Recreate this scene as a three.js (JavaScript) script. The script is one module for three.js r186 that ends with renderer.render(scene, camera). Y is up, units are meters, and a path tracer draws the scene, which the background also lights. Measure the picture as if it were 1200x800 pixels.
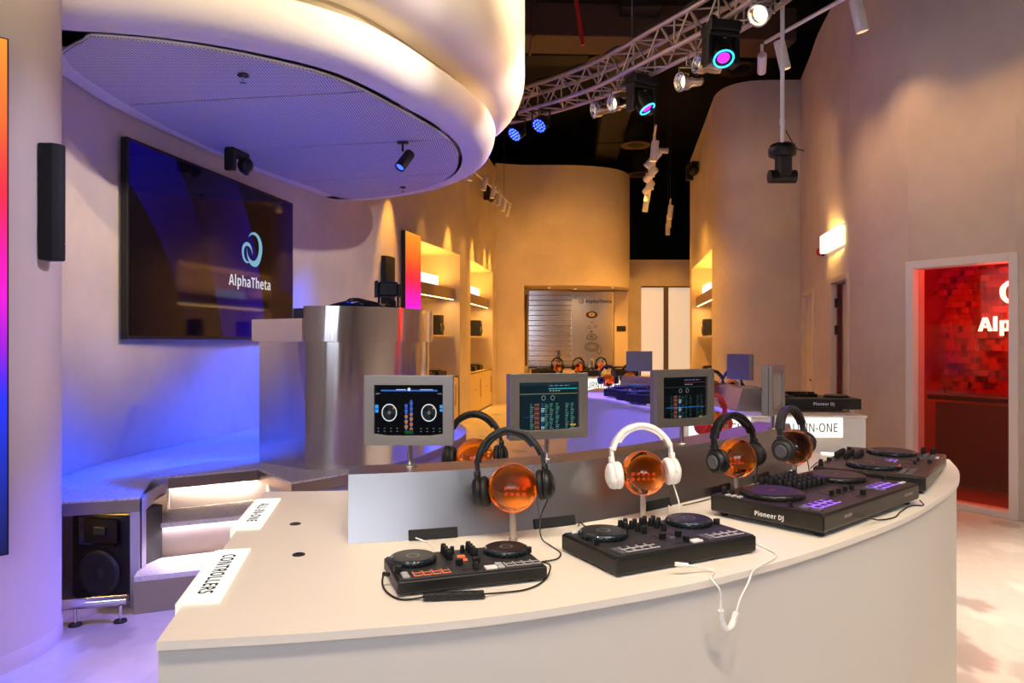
import * as THREE from 'three';
import { RectAreaLightUniformsLib } from 'three/addons/lights/RectAreaLightUniformsLib.js';
import { RoundedBoxGeometry } from 'three/addons/geometries/RoundedBoxGeometry.js';
import { mergeGeometries, toCreasedNormals } from 'three/addons/utils/BufferGeometryUtils.js';
import { FontLoader } from 'three/addons/loaders/FontLoader.js';
import { TextGeometry } from 'three/addons/geometries/TextGeometry.js';

// ---------- camera, exposure ----------
RectAreaLightUniformsLib.init();
const scene = new THREE.Scene();
scene.background = new THREE.Color(0x000000);
const EYE = 1.6, FOCAL = 850;                       // metres, pixels of a 1200 x 800 frame
const camera = new THREE.PerspectiveCamera(2 * Math.atan(400 / FOCAL) * 180 / Math.PI, 1.5, 0.05, 80);
camera.position.set(0, EYE, 0);
camera.lookAt(0, EYE, -10);
const renderer = new THREE.WebGLRenderer();
renderer.toneMapping = THREE.LinearToneMapping;
renderer.toneMappingExposure = 1.0;
renderer.shadowMap.enabled = true;

// ---------- light colours and strengths ----------
const WARM = 0xffc684, AMBER = 0xffb448, NEUTRAL = 0xffe8c8, COOL = 0xd2e6ff, CREAM = 0xffe8bc, BLUE = 0x0046ff, VIOLET = 0x6259ff;
const POWER = { counter: 15.5, front: 2.2, window: 0.4, canopy: 46, wash: 34, far: 17, rightWall: 4.2, nose: 8.5, stage: 135, stageWall: 56, violet: 16, counterViolet: 180, floorViolet: 150 };

// ---------- helpers ----------
let seed = 20240611;
const rnd = () => { seed = (seed * 1664525 + 1013904223) >>> 0; return seed / 4294967296; };
const rr = (a, b) => a + (b - a) * rnd();
const V = (x, y, d) => new THREE.Vector3(x, y, -d);          // d: metres in front of the camera's plane
const D2R = Math.PI / 180;
const G = (px, py, h = 1.0) => { const d = FOCAL * (EYE - h) / (py - 400); return [(px - 600) / FOCAL * d, d]; };
const used = {};
function numbered(n) { if (!(n in used)) { used[n] = 0; return n; } used[n]++; return n + '_' + String(used[n]).padStart(3, '0'); }
function meshOf(name, geo, mat, parent) {
  const g = Array.isArray(geo) ? merge(geo) : geo;
  const m = new THREE.Mesh(g, mat); m.name = name; m.castShadow = m.receiveShadow = true;
  parent.add(m); return m;
}
function merge(list) {
  return mergeGeometries(list.map(g => { const q = g.index ? g.toNonIndexed() : g; for (const k of Object.keys(q.attributes)) if (!['position', 'normal', 'uv'].includes(k)) q.deleteAttribute(k); if (!q.attributes.uv) q.setAttribute('uv', new THREE.BufferAttribute(new Float32Array(q.attributes.position.count * 2), 2)); return q; }));
}
function thing(name, label, category, pos = [0, 0, 0], turn = 0, group) {   // pos: x, height, distance
  const o = new THREE.Group(); o.name = numbered(name); scene.add(o);
  o.position.set(pos[0], pos[1], -pos[2]); o.rotation.y = turn;
  o.userData = { label, category }; if (group) o.userData.group = group;
  o.updateMatrixWorld(true); return o;
}
function single(name, geo, mat, label, category, group) {
  const m = meshOf(numbered(name), geo, mat, scene); m.userData = { label, category }; if (group) m.userData.group = group; return m;
}
function struct(name, geo, mat) { const m = meshOf(name, geo, mat, scene); m.userData = { kind: 'structure' }; return m; }
function wpart(name, geo, mat, parent) {                      // geometry given in the place's own coordinates
  const g = Array.isArray(geo) ? merge(geo) : geo;
  parent.updateMatrixWorld(true); g.applyMatrix4(parent.matrixWorld.clone().invert());
  return meshOf(name, g, mat, parent);
}
function copyOf(o, pos, turn, label, group) {
  const c = o.clone(); c.name = numbered(o.userData.baseName || o.name.replace(/_\d{3}$/, '')); scene.add(c);
  c.position.set(pos[0], pos[1], -pos[2]); c.rotation.y = turn; c.userData = { ...o.userData };
  if (label) c.userData.label = label; if (group) c.userData.group = group; c.updateMatrixWorld(true); return c;
}
const box = (w, h, d, x = 0, y = 0, z = 0) => new THREE.BoxGeometry(w, h, d).translate(x, y, z);
const rbox = (w, h, d, r = 0.004, x = 0, y = 0, z = 0) => new RoundedBoxGeometry(w, h, d, 2, Math.min(r, w / 2.01, h / 2.01, d / 2.01)).translate(x, y, z);
const cyl = (r1, r2, h, n = 24, x = 0, y = 0, z = 0) => new THREE.CylinderGeometry(r1, r2, h, n).translate(x, y, z);
const lathe = (pts, n = 32) => new THREE.LatheGeometry(pts.map(p => new THREE.Vector2(p[0], p[1])), n);
function prism(poly, y0, y1, crease = 35) {                   // poly of [x, distance], from height y0 to y1
  const s = new THREE.Shape(poly.map(p => new THREE.Vector2(p[0], p[1])));
  const g = new THREE.ExtrudeGeometry(s, { depth: y1 - y0, bevelEnabled: false, steps: 1 });
  g.rotateX(-Math.PI / 2).translate(0, y0, 0);
  return toCreasedNormals(g, crease * D2R);
}
function spline(pts, n = 80) { return new THREE.SplineCurve(pts.map(p => new THREE.Vector2(p[0], p[1]))).getSpacedPoints(n).map(p => [p.x, p.y]); }
function offset(pts, t) {                                     // parallel line, t metres to the right of the walking direction
  return pts.map((p, i) => { const a = pts[Math.max(0, i - 1)], b = pts[Math.min(pts.length - 1, i + 1)]; const dx = b[0] - a[0], dy = b[1] - a[1], l = Math.hypot(dx, dy); return [p[0] + dy / l * t, p[1] - dx / l * t]; });
}
const ribbon = (pts, t, y0, y1) => prism([...pts, ...offset(pts, t).reverse()], y0, y1);
function sweep(pts, profile, caps = true, crease = 40) {      // profile of [outwards, height]; outwards = right of the walking direction
  const rings = profile.map(([u]) => offset(pts, u)); const pos = [], uv = [], n = pts.length, m = profile.length;
  const at = (i, j) => [rings[j][i][0], profile[j][1], -rings[j][i][1]];
  let run = 0; const len = [0]; for (let j = 1; j < m; j++) { run += Math.hypot(profile[j][0] - profile[j - 1][0], profile[j][1] - profile[j - 1][1]); len.push(run); }
  let s = 0;
  for (let i = 0; i < n - 1; i++) {
    const ds = Math.hypot(pts[i + 1][0] - pts[i][0], pts[i + 1][1] - pts[i][1]);
    for (let j = 0; j < m - 1; j++) {
      const a = at(i, j), b = at(i + 1, j), c = at(i + 1, j + 1), d = at(i, j + 1);
      pos.push(...a, ...b, ...c, ...a, ...c, ...d);
      uv.push(s, len[j], s + ds, len[j], s + ds, len[j + 1], s, len[j], s + ds, len[j + 1], s, len[j + 1]);
    }
    s += ds;
  }
  if (caps) {
    const tri = THREE.ShapeUtils.triangulateShape(profile.map(p => new THREE.Vector2(p[0], p[1])), []);
    for (const [i, flip] of [[0, false], [n - 1, true]]) for (const t of tri) for (const k of flip ? [t[0], t[1], t[2]] : [t[2], t[1], t[0]]) { pos.push(...at(i, k)); uv.push(profile[k][0], profile[k][1]); }
  }
  const g = new THREE.BufferGeometry();
  g.setAttribute('position', new THREE.Float32BufferAttribute(pos, 3)); g.setAttribute('uv', new THREE.Float32BufferAttribute(uv, 2));
  g.computeVertexNormals();
  return toCreasedNormals(g, crease * D2R);
}
function tube(pts, r, seg = 40, rad = 8) { return new THREE.TubeGeometry(new THREE.CatmullRomCurve3(pts.map(p => p.isVector3 ? p : V(...p))), seg, r, rad, false); }
function rod(a, b, r, n = 10) {                               // straight bar between two points
  const v = new THREE.Vector3().subVectors(b, a); const g = new THREE.CylinderGeometry(r, r, v.length(), n);
  g.applyQuaternion(new THREE.Quaternion().setFromUnitVectors(new THREE.Vector3(0, 1, 0), v.clone().normalize()));
  return g.translate((a.x + b.x) / 2, (a.y + b.y) / 2, (a.z + b.z) / 2);
}
const clipHalf = (poly, nx, ny, c) => {                        // keep nx*x + ny*d <= c
  const out = []; poly.forEach((p, i) => { const q = poly[(i + 1) % poly.length]; const a = nx * p[0] + ny * p[1] - c, b = nx * q[0] + ny * q[1] - c; if (a <= 0) out.push(p); if ((a < 0 && b > 0) || (a > 0 && b < 0)) { const t = a / (a - b); out.push([p[0] + (q[0] - p[0]) * t, p[1] + (q[1] - p[1]) * t]); } }); return out;
};

// ---------- textures ----------
function noiseTex(n, f, repeat, opts = {}) {                  // f(x, y) -> 0..1, tiled
  const a = new Uint8Array(n * n * 4);
  for (let y = 0; y < n; y++) for (let x = 0; x < n; x++) { const c = f(x, y); const k = (y * n + x) * 4; if (Array.isArray(c)) { a[k] = c[0]; a[k + 1] = c[1]; a[k + 2] = c[2]; } else a[k] = a[k + 1] = a[k + 2] = Math.max(0, Math.min(255, c * 255)); a[k + 3] = 255; }
  const t = new THREE.DataTexture(a, n, n); t.wrapS = t.wrapT = THREE.RepeatWrapping; t.magFilter = THREE.LinearFilter; t.repeat.set(repeat, repeat);
  if (opts.srgb) t.colorSpace = THREE.SRGBColorSpace; t.needsUpdate = true; return t;
}
function smoothNoise(n, cells) {                              // tiling value noise
  const g = Array.from({ length: cells * cells }, () => rnd());
  return (x, y) => { const u = x / n * cells, v = y / n * cells; const i = Math.floor(u), j = Math.floor(v); let a = u - i, b = v - j; a = a * a * (3 - 2 * a); b = b * b * (3 - 2 * b); const q = (p, r) => g[((r % cells) * cells) + (p % cells)]; return (q(i, j) * (1 - a) + q(i + 1, j) * a) * (1 - b) + (q(i, j + 1) * (1 - a) + q(i + 1, j + 1) * a) * b; };
}
function canvasTex(w, h, draw, srgb = true) {
  const c = document.createElement('canvas'); c.width = w; c.height = h; const x = c.getContext('2d'); draw(x, w, h);
  const t = new THREE.CanvasTexture(c); if (srgb) t.colorSpace = THREE.SRGBColorSpace; t.magFilter = THREE.LinearFilter; return t;
}
const n1 = smoothNoise(256, 8), n2 = smoothNoise(256, 32), n3 = smoothNoise(256, 64);
const plasterBump = noiseTex(256, (x, y) => 0.4 * n1(x, y) + 0.3 * n2(x, y) + 0.3 * n3(x, y), 0.8);
const plasterTint = noiseTex(256, (x, y) => { const v = 232 + 16 * n1(x, y) + 6 * n2(x, y); return [v, v, v]; }, 0.35, { srgb: true });
const terrazzo = noiseTex(512, (x, y) => 0, 1.2, { srgb: true });
{ const a = terrazzo.image.data; for (let k = 0; k < 512 * 512; k++) { const v = 226 + 10 * rnd(); a[k * 4] = v; a[k * 4 + 1] = v - 3; a[k * 4 + 2] = v - 7; }
  for (let c = 0; c < 2600; c++) { const cx = rnd() * 512, cy = rnd() * 512, r = rr(1, 3.6), tone = rnd() < 0.45 ? rr(180, 205) : rr(236, 252); for (let y = -4; y <= 4; y++) for (let x = -4; x <= 4; x++) if (x * x + y * y * rr(0.7, 1.5) < r * r) { const k = ((((cy + y) | 0) + 512) % 512 * 512 + (((cx + x) | 0) + 512) % 512) * 4; a[k] = tone; a[k + 1] = tone - 3; a[k + 2] = tone - 6; } } terrazzo.needsUpdate = true; }
const brushed = noiseTex(512, (x, y) => 0.5, 1);
{ const a = brushed.image.data; const rows = Array.from({ length: 512 }, () => rnd()); for (let y = 0; y < 512; y++) { let v = rnd(); for (let x = 0; x < 512; x++) { v = v * 0.96 + 0.04 * rnd(); const w = 255 * (0.55 * rows[y] + 0.45 * v); const k = (y * 512 + x) * 4; a[k] = a[k + 1] = a[k + 2] = w; } } brushed.needsUpdate = true; }
const steelRough = brushed.clone(); steelRough.repeat.set(2, 2); steelRough.needsUpdate = true;
const perforated = canvasTex(128, 128, (x, w) => { x.fillStyle = '#d9d2d2'; x.fillRect(0, 0, w, w); x.fillStyle = '#4a4044'; for (let i = 0; i < 4; i++) for (let j = 0; j < 4; j++) { x.beginPath(); x.arc(16 + i * 32, 16 + j * 32, 9, 0, 7); x.fill(); } });
perforated.wrapS = perforated.wrapT = THREE.RepeatWrapping; perforated.repeat.set(12, 12);

// ---------- materials ----------
const std = (color, roughness, o = {}) => new THREE.MeshStandardMaterial({ color, roughness, ...o });
const phys = (color, roughness, o = {}) => new THREE.MeshPhysicalMaterial({ color, roughness, ...o });
const glow = (color, k, o = {}) => new THREE.MeshStandardMaterial({ color: 0x222222, emissive: color, emissiveIntensity: k, roughness: 0.6, ...o });
const M = {
  plaster: std(0xd9cabb, 0.85, { map: plasterTint, bumpMap: plasterBump, bumpScale: 0.0015 }),
  plasterNiche: std(0xdcccae, 0.85, { map: plasterTint }),
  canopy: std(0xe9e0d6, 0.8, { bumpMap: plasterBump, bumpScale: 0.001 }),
  perforated: std(0xffffff, 0.7, { map: perforated }),
  floor: phys(0xf2ebe2, 0.35, { map: terrazzo, clearcoat: 0.3, clearcoatRoughness: 0.25 }),
  stageFloor: phys(0xf2ebe2, 0.5, { map: terrazzo }),
  counter: phys(0xece4da, 0.38, { clearcoat: 0.15, clearcoatRoughness: 0.3 }),
  counterFront: std(0xd9d4ce, 0.5),
  steel: phys(0xa9a5a2, 0.34, { metalness: 1, anisotropy: 0.5, bumpMap: brushed, bumpScale: 0.00004 }),
  boothSteel: phys(0xcfcac8, 0.17, { metalness: 1, anisotropy: 0.7, anisotropyRotation: Math.PI / 2 }),
  frame: phys(0x8f8a86, 0.42, { metalness: 0.85 }),
  chrome: phys(0xd5d3d2, 0.14, { metalness: 1 }),
  fascia: phys(0x97897c, 0.36, { metalness: 0.9 }),
  alu: phys(0xb8aaa2, 0.38, { metalness: 0.8 }),
  black: std(0x0c0c0d, 0.45), blackGloss: phys(0x070708, 0.16, { clearcoat: 0.5 }), blackMatte: std(0x111112, 0.75), rubber: std(0x0a0a0b, 0.6),
  grey: std(0x55545a, 0.5), darkGrey: std(0x26262a, 0.5), brownBlack: phys(0x17130f, 0.35, { clearcoat: 0.2 }),
  whitePlastic: std(0xf1eeea, 0.35), redPlastic: std(0xa5121c, 0.32), bluePlatter: phys(0x10222e, 0.25, { clearcoat: 0.6 }),
  ceiling: std(0x0b0908, 0.9), duct: std(0x4a3322, 0.7), ductDark: std(0x100d0c, 0.8), pipeRed: std(0xa01010, 0.5),
  orange: new THREE.MeshPhysicalMaterial({ color: 0xffffff, roughness: 0.02, transmission: 1, thickness: 0.15, ior: 1.55, attenuationColor: new THREE.Color(1.0, 0.30, 0.012), attenuationDistance: 0.115 }),
  door: std(0xd2c3b3, 0.6), whiteFrame: std(0xe6dfd8, 0.45), wood: std(0xb89868, 0.6), shelf: std(0x8a7256, 0.5), cabinet: std(0xd8c090, 0.55), edge: std(0x2c2016, 0.6),
  redLitWall: std(0xb8402c, 0.7), redLitBlock: std(0xb04030, 0.7), redLitBlock2: std(0x8a3022, 0.75),  // red light of the studio put into its wall and block colours
  ink: std(0x15151a, 0.7),
};
function fixLights(l, target) { scene.add(l); if (target) { l.target.position.copy(target); scene.add(l.target); } l.castShadow = true; return l; }
function spotLight(from, to, color, power, angle, blend = 0.6, radius = 2) {
  const l = new THREE.SpotLight(color, power, 0, angle * D2R, blend, 2); l.position.copy(from); l.shadow.radius = radius; return fixLights(l, to);
}
function areaLight(center, facing, w, h, color, power) {      // facing: direction of the light
  const l = new THREE.RectAreaLight(color, power, w, h); l.position.copy(center); l.lookAt(center.clone().add(facing)); scene.add(l); return l;
}
// ================= the setting =================
const H = 6.0;
struct('floor', box(24, 0.2, 34, 1, -0.1, -9), M.floor);
struct('ceiling', box(24, 0.2, 34, 1, 7.7, -9), M.ceiling);
// wall behind the stage, with the two shelf niches
const wlAll = spline([[-3.0, 3.0], [-3.1, 4.2], [-3.14, 5.0], [-3.15, 5.9], [-2.84, 7.7], [-2.38, 9.4], [-1.76, 11.5], [-1.02, 14.4], [-0.86, 15.2], [-0.41, 18.5]], 400);
const wlX = d => { for (let i = 1; i < wlAll.length; i++) if (wlAll[i][1] >= d) { const a = wlAll[i - 1], b = wlAll[i]; return a[0] + (b[0] - a[0]) * (d - a[1]) / (b[1] - a[1]); } return wlAll[wlAll.length - 1][0]; };
const wl = (d0, d1, n = 24) => Array.from({ length: n + 1 }, (_, i) => { const d = d0 + (d1 - d0) * i / n; return [wlX(d), d]; });
const NICHE = 0.75, NT = 3.31;
const niches = [[12.1, 14.35], [15.15, 18.0]];
{
  const g = [ribbon(wl(3.0, 12.1, 60), -0.9, 0, H), ribbon(wl(14.35, 15.15, 6), -0.9, 0, H), ribbon(wl(18.0, 18.5, 4), -0.9, 0, H)];
  for (const [a, b] of niches) g.push(ribbon(wl(a, b), -0.9, NT, H), ribbon(offset(wl(a, b), -NICHE), -0.15, 0, NT));
  struct('wall_left', g, M.plaster);
}
// round pillar beside the stage
const PIL = [-2.95, 3.71], PR = 0.55;
struct('wall_pillar', lathe([[0.001, 0], [PR, 0], [PR, 6.6], [0.001, 6.6]], 64).translate(PIL[0], 0, -PIL[1]), M.plaster);
struct('baseboard_pillar', lathe([[PR, 0], [PR + 0.006, 0], [PR + 0.006, 0.085], [PR, 0.088]], 64).translate(PIL[0], 0, -PIL[1]), M.plaster);
struct('wall_side', [prism([[-3.2, 3.0], [-3.9, 3.0], [-3.9, -4], [-3.2, -4]], 0, 7.6)], M.plaster);
// far wall: flat part, then rounded off over the alcove
const bwTop = [[-0.42, 18.5], [0.31, 18.7], [1.2, 18.7], [2.0, 18.8], [2.6, 19.05], [3.02, 19.45], [3.26, 20.1], [3.3, 21]];
const bw = spline(bwTop, 60);
struct('wall_back', [prism([[-0.5, 18.5], [0.31, 18.7], [0.31, 20.4], [0.45, 20.4], [0.45, 20.9], [-0.9, 20.9]], 0, 3.05), prism([...bw, [3.2, 21.6], [-0.9, 21.6]], 3.05, 6.15), prism([[0.45, 20.55], [3.3, 20.55], [3.3, 20.75], [0.45, 20.75]], 0, 3.05)], M.plaster);
struct('wall_rear', [prism([[2.9, 22], [6.0, 22], [6.0, 22.2], [2.9, 22.2]], 3.28, 4.08), prism([[2.9, 22], [3.92, 22], [3.92, 22.2], [2.9, 22.2]], 0, 3.28), prism([[3.4, 21.2], [3.76, 21.2], [3.76, 22], [3.4, 22]], 0, 3.46)], M.plaster);
// frosted double door in the rear wall
const rearDoor = struct('door_1', [box(0.14, 3.24, 0.12, 4.68, 1.62, -22.08), box(1.6, 0.04, 0.12, 4.7, 3.26, -22.08)], std(0x6b5a4a, 0.5));
const frosted = new THREE.MeshStandardMaterial({ color: 0xe8e2d4, roughness: 0.5, emissive: 0xfff0d8, emissiveIntensity: 0.4 });  // pane glow stands in for the lit room behind the door
meshOf('glass_pane', box(0.69, 3.24, 0.03, 4.265, 1.62, -22.1), frosted, rearDoor); meshOf('glass_pane', box(0.72, 3.24, 0.03, 5.11, 1.62, -22.1), frosted, rearDoor);
struct('wall_far', [prism([[-6, 25.6], [12, 25.6], [12, 25.8], [-6, 25.8]], 0, 7.6)], M.ceiling);
// right side: niche wall, rounded front, long bulging wall
const rwN = [[5.6, 22.2], [4.36, 17.8], [4.1, 16.1], [3.86, 14.5], [3.64, 13.1]];
const rwX = d => { for (let i = 1; i < rwN.length; i++) if (rwN[i][1] <= d) { const a = rwN[i - 1], b = rwN[i]; return a[0] + (b[0] - a[0]) * (d - a[1]) / (b[1] - a[1]); } return rwN[4][0]; };
const rw = (d0, d1, n = 12) => Array.from({ length: n + 1 }, (_, i) => { const d = d0 + (d1 - d0) * i / n; return [rwX(d), d]; });
const rightNiche = [17.2, 13.35];
{
  const nose = spline([[3.64, 13.1], [3.63, 12.85], [3.7, 12.55], [3.9, 12.32], [4.2, 12.22], [4.85, 12.2]], 40);
  const g = [ribbon(rw(22, 17.2), -0.9, 0, H), ribbon(rw(17.2, 13.35), -0.9, NT, H), ribbon(offset(rw(17.2, 13.35), -NICHE), -0.15, 0, NT), prism([...rw(13.35, 13.1, 2), ...nose, [4.85, 13.4], [4.6, 13.5]], 0, H)];
  struct('wall_niche', g, M.plaster);
}
const rb = spline([[4.86, 12.25], [4.6, 11.2], [4.36, 10.3], [4.12, 9.1], [4.0, 8.55], [3.92, 8.05], [3.915, 7.66], [4.0, 7.29], [4.25, 6.9], [4.5, 6.5], [4.8, 6.02], [5.2, 5.3], [5.6, 4.2], [5.8, 2.5], [5.85, -4]], 420);
const rbAt = d => { for (let i = 1; i < rb.length; i++) if (rb[i][1] <= d) { const a = rb[i - 1], b = rb[i], t = (d - a[1]) / (b[1] - a[1]); const l = Math.hypot(b[0] - a[0], b[1] - a[1]); return { p: [a[0] + (b[0] - a[0]) * t, d], dir: [(b[0] - a[0]) / l, (b[1] - a[1]) / l] }; } };
const rbSeg = (d0, d1) => [rbAt(d0).p, ...rb.filter(p => p[1] < d0 && p[1] > d1), rbAt(d1).p];
const glassA = [3.98, 7.32], glassB = [4.5, 6.5];
{
  const T = -0.18;
  const door1 = [11.8, 10.75], door2 = [9.55, 8.62];
  const g = [ribbon(rbSeg(12.24, door1[0]), T, 0, H), ribbon(rbSeg(door1[0], door1[1]), T, 2.36, H), ribbon(rbSeg(door1[1], door2[0]), T, 0, H), ribbon(rbSeg(door2[0], door2[1]), T, 2.4, H), ribbon(rbSeg(door2[1], 7.31), T, 0, H), ribbon(rbSeg(7.31, 6.49), T, 2.39, H), ribbon(rbSeg(6.49, -3.95), T, 0, H)];
  struct('wall_right', g, M.plaster);
  // a straight frame made of bars between two plan points
  const frameOf = (name, a, b, top, mat, w = 0.07, proud = 0.03, deep = 0.16) => {
    const L = Math.hypot(b[0] - a[0], b[1] - a[1]), ang = Math.atan2(b[1] - a[1], b[0] - a[0]);
    const o = new THREE.Group(); o.name = name; o.userData = { kind: 'structure' }; scene.add(o); o.position.set(a[0], 0, -a[1]); o.rotation.y = ang;
    const zc = proud - (deep + proud) / 2;   // local +z faces the room
    const bar = (n, w2, h2, x, y) => meshOf(n, rbox(w2, h2, deep + proud, 0.006, x, y, -zc * 0 + (ang < 0 ? 1 : 1) * zc), mat, o);
    bar('door_frame', w, top, w / 2, top / 2); bar('door_frame', w, top, L - w / 2, top / 2); bar('door_frame', L - 2 * w, w, L / 2, top - w / 2);
    o.updateMatrixWorld(true); return [o, L];
  };
  // closed plain door
  { const [o, L] = frameOf('door_2', rbAt(door1[0]).p, rbAt(door1[1]).p, 2.38, M.door, 0.05);
    meshOf('door_leaf', box(L - 0.1, 2.33, 0.05, L / 2, 1.165, -0.05), M.door, o);
    meshOf('handle_plate', rbox(0.035, 0.035, 0.02, 0.004, L - 0.13, 1.02, -0.015), M.black, o); meshOf('door_handle', rbox(0.13, 0.022, 0.02, 0.008, L - 0.17, 1.02, 0.03), M.black, o); meshOf('lock', rbox(0.05, 0.05, 0.02, 0.01, L - 0.12, 0.9, -0.01), M.black, o); meshOf('key', rbox(0.012, 0.06, 0.006, 0.002, L - 0.12, 0.85, 0.01), M.chrome, o); }
  // door standing ajar with a red seal
  { const [o, L] = frameOf('door_3', rbAt(door2[0]).p, rbAt(door2[1]).p, 2.42, M.door, 0.06);
    meshOf('door_leaf', box(L - 0.16, 2.34, 0.05, L / 2 + 0.05, 1.17, -0.13), M.door, o);
    meshOf('seal', box(0.07, 2.34, 0.04, 0.095, 1.17, -0.07), std(0x6a0c0c, 0.6), o);
    for (const y of [0.35, 0.85, 1.75, 2.1]) meshOf('hinge', rbox(0.05, 0.12, 0.04, 0.004, 0.11, y, -0.035), M.black, o); }
  // studio window door
  { const [o, L] = frameOf('door_4', glassA, [glassB[0] + 0.02, glassB[1] - 0.03], 2.4, M.whiteFrame, 0.075, 0.02, 0.2);
    meshOf('door_frame', rbox(L - 0.15, 0.06, 0.18, 0.006, L / 2, 0.03, -0.09), M.whiteFrame, o);
    meshOf('glass_pane', box(L - 0.15, 2.27, 0.012, L / 2, 1.19, -0.09), new THREE.MeshPhysicalMaterial({ color: 0xffe4dc, roughness: 0.02, transmission: 1, thickness: 0, ior: 1.5 }), o); }
}
struct('wall_front', [prism([[-3.9, -3.2], [6.3, -3.2], [6.3, -3.4], [-3.9, -3.4]], 0, 1.9), prism([[-3.9, -3.2], [6.3, -3.2], [6.3, -3.4], [-3.9, -3.4]], 3.6, 7.6), prism([[-3.9, -3.2], [-2.8, -3.2], [-2.8, -3.4], [-3.9, -3.4]], 1.9, 3.6), prism([[1.4, -3.2], [6.3, -3.2], [6.3, -3.4], [1.4, -3.4]], 1.9, 3.6)], M.plaster);
{ // unseen window behind the viewer, lighting the counter front, mirrored in the glass balls
  const o = new THREE.Group(); o.name = 'window_1'; o.userData = { kind: 'structure' }; scene.add(o); o.position.set(-0.7, 2.75, 3.28);
  const paneGlow = glow(0xe4ecff, 13);
  for (let i = 0; i < 5; i++) for (let j = 0; j < 2; j++) meshOf('unseen_window_pane', box(0.5, 0.52, 0.02, -1.68 + i * 0.84, -0.42 + j * 0.84, 0.05), paneGlow, o);
  for (let i = 0; i < 6; i++) meshOf('mullion', rbox(0.34, 1.7, 0.1, 0.01, -2.1 + i * 0.84, 0, 0), M.darkGrey, o);
  for (let j = 0; j < 3; j++) meshOf('transom', rbox(4.3, 0.32, 0.1, 0.01, 0, -0.84 + j * 0.84, 0), M.darkGrey, o);
  areaLight(new THREE.Vector3(-0.7, 2.75, 3.2), new THREE.Vector3(0, 0, -1), 4.2, 1.7, 0xe4ecff, POWER.window);
}
struct('wall_void', [prism([[12.8, -8], [13, -8], [13, 26], [12.8, 26]], 0, 7.6), prism([[-10.8, -8], [-11, -8], [-11, 26], [-10.8, 26]], 0, 7.6)], M.ceiling);

// ---------- studio behind the glass ----------
const sx = Math.hypot(0.535, 0.845), su = [0.535 / sx, -0.845 / sx], sn = [0.845 / sx, 0.535 / sx];
const sp = (t, n) => [3.98 + su[0] * t + sn[0] * n, 7.32 + su[1] * t + sn[1] * n];
{
  const wb = struct('wall_studio', [prism([sp(-1.1, 2.1), sp(3.2, 2.1), sp(3.2, 2.3), sp(-1.1, 2.3)], 0, 2.9)], M.redLitWall);
  struct('wall_studio_side', [prism([sp(-0.16, 0.24), sp(-0.95, 2.1), sp(-1.05, 2.1), sp(-0.26, 0.24)], 0, 2.9)], M.redLitWall);
  struct('wall_studio_end', [prism([sp(3.1, 0.2), sp(3.1, 2.1), sp(3.2, 2.1), sp(3.2, 0.2)], 0, 2.9), prism([sp(1.05, 0.22), sp(3.2, 0.22), sp(3.2, 0.3), sp(1.05, 0.3)], 0, 2.9)], M.redLitWall);
  struct('ceiling_studio', [prism([sp(-0.2, 0.24), sp(3.2, 0.24), sp(3.2, 2.3), sp(-1.0, 2.3)], 2.75, 2.9)], M.redLitWall);
  struct('floor_studio', [prism([sp(-0.2, 0.2), sp(3.2, 0.2), sp(3.2, 2.3), sp(-1.0, 2.3)], 0.0, 0.02)], std(0x8a3a2c, 0.4));  // floor tinted by the same red studio light
  // wall of wooden diffuser blocks, each of its own depth
  const turn = Math.atan2(su[1], su[0]);
  const geos = [0.015, 0.045, 0.075, 0.11].flatMap(d => [box(0.104, 0.071, d, 0, 0, d / 2), box(0.066, 0.071, d, 0, 0, d / 2)]);
  let count = 0;
  for (let row = 0; row < 24 && count < 300; row++) {
    let t = -0.74 + (row % 3) * 0.03;
    while (t < 0.42 && count < 300) {
      const k = Math.floor(rnd() * 4), wide = rnd() < 0.55, w = wide ? 0.108 : 0.07;
      const p = sp(t + w / 2, 2.1);
      const m = meshOf('block', geos[k * 2 + (wide ? 0 : 1)], rnd() < 0.6 ? M.redLitBlock : M.redLitBlock2, wb); m.position.set(p[0], 1.0 + row * 0.075, -p[1]); m.rotation.y = turn; count++; t += w;
    }
  }
}
const SH = 0.66;                                               // height of the stage
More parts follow.
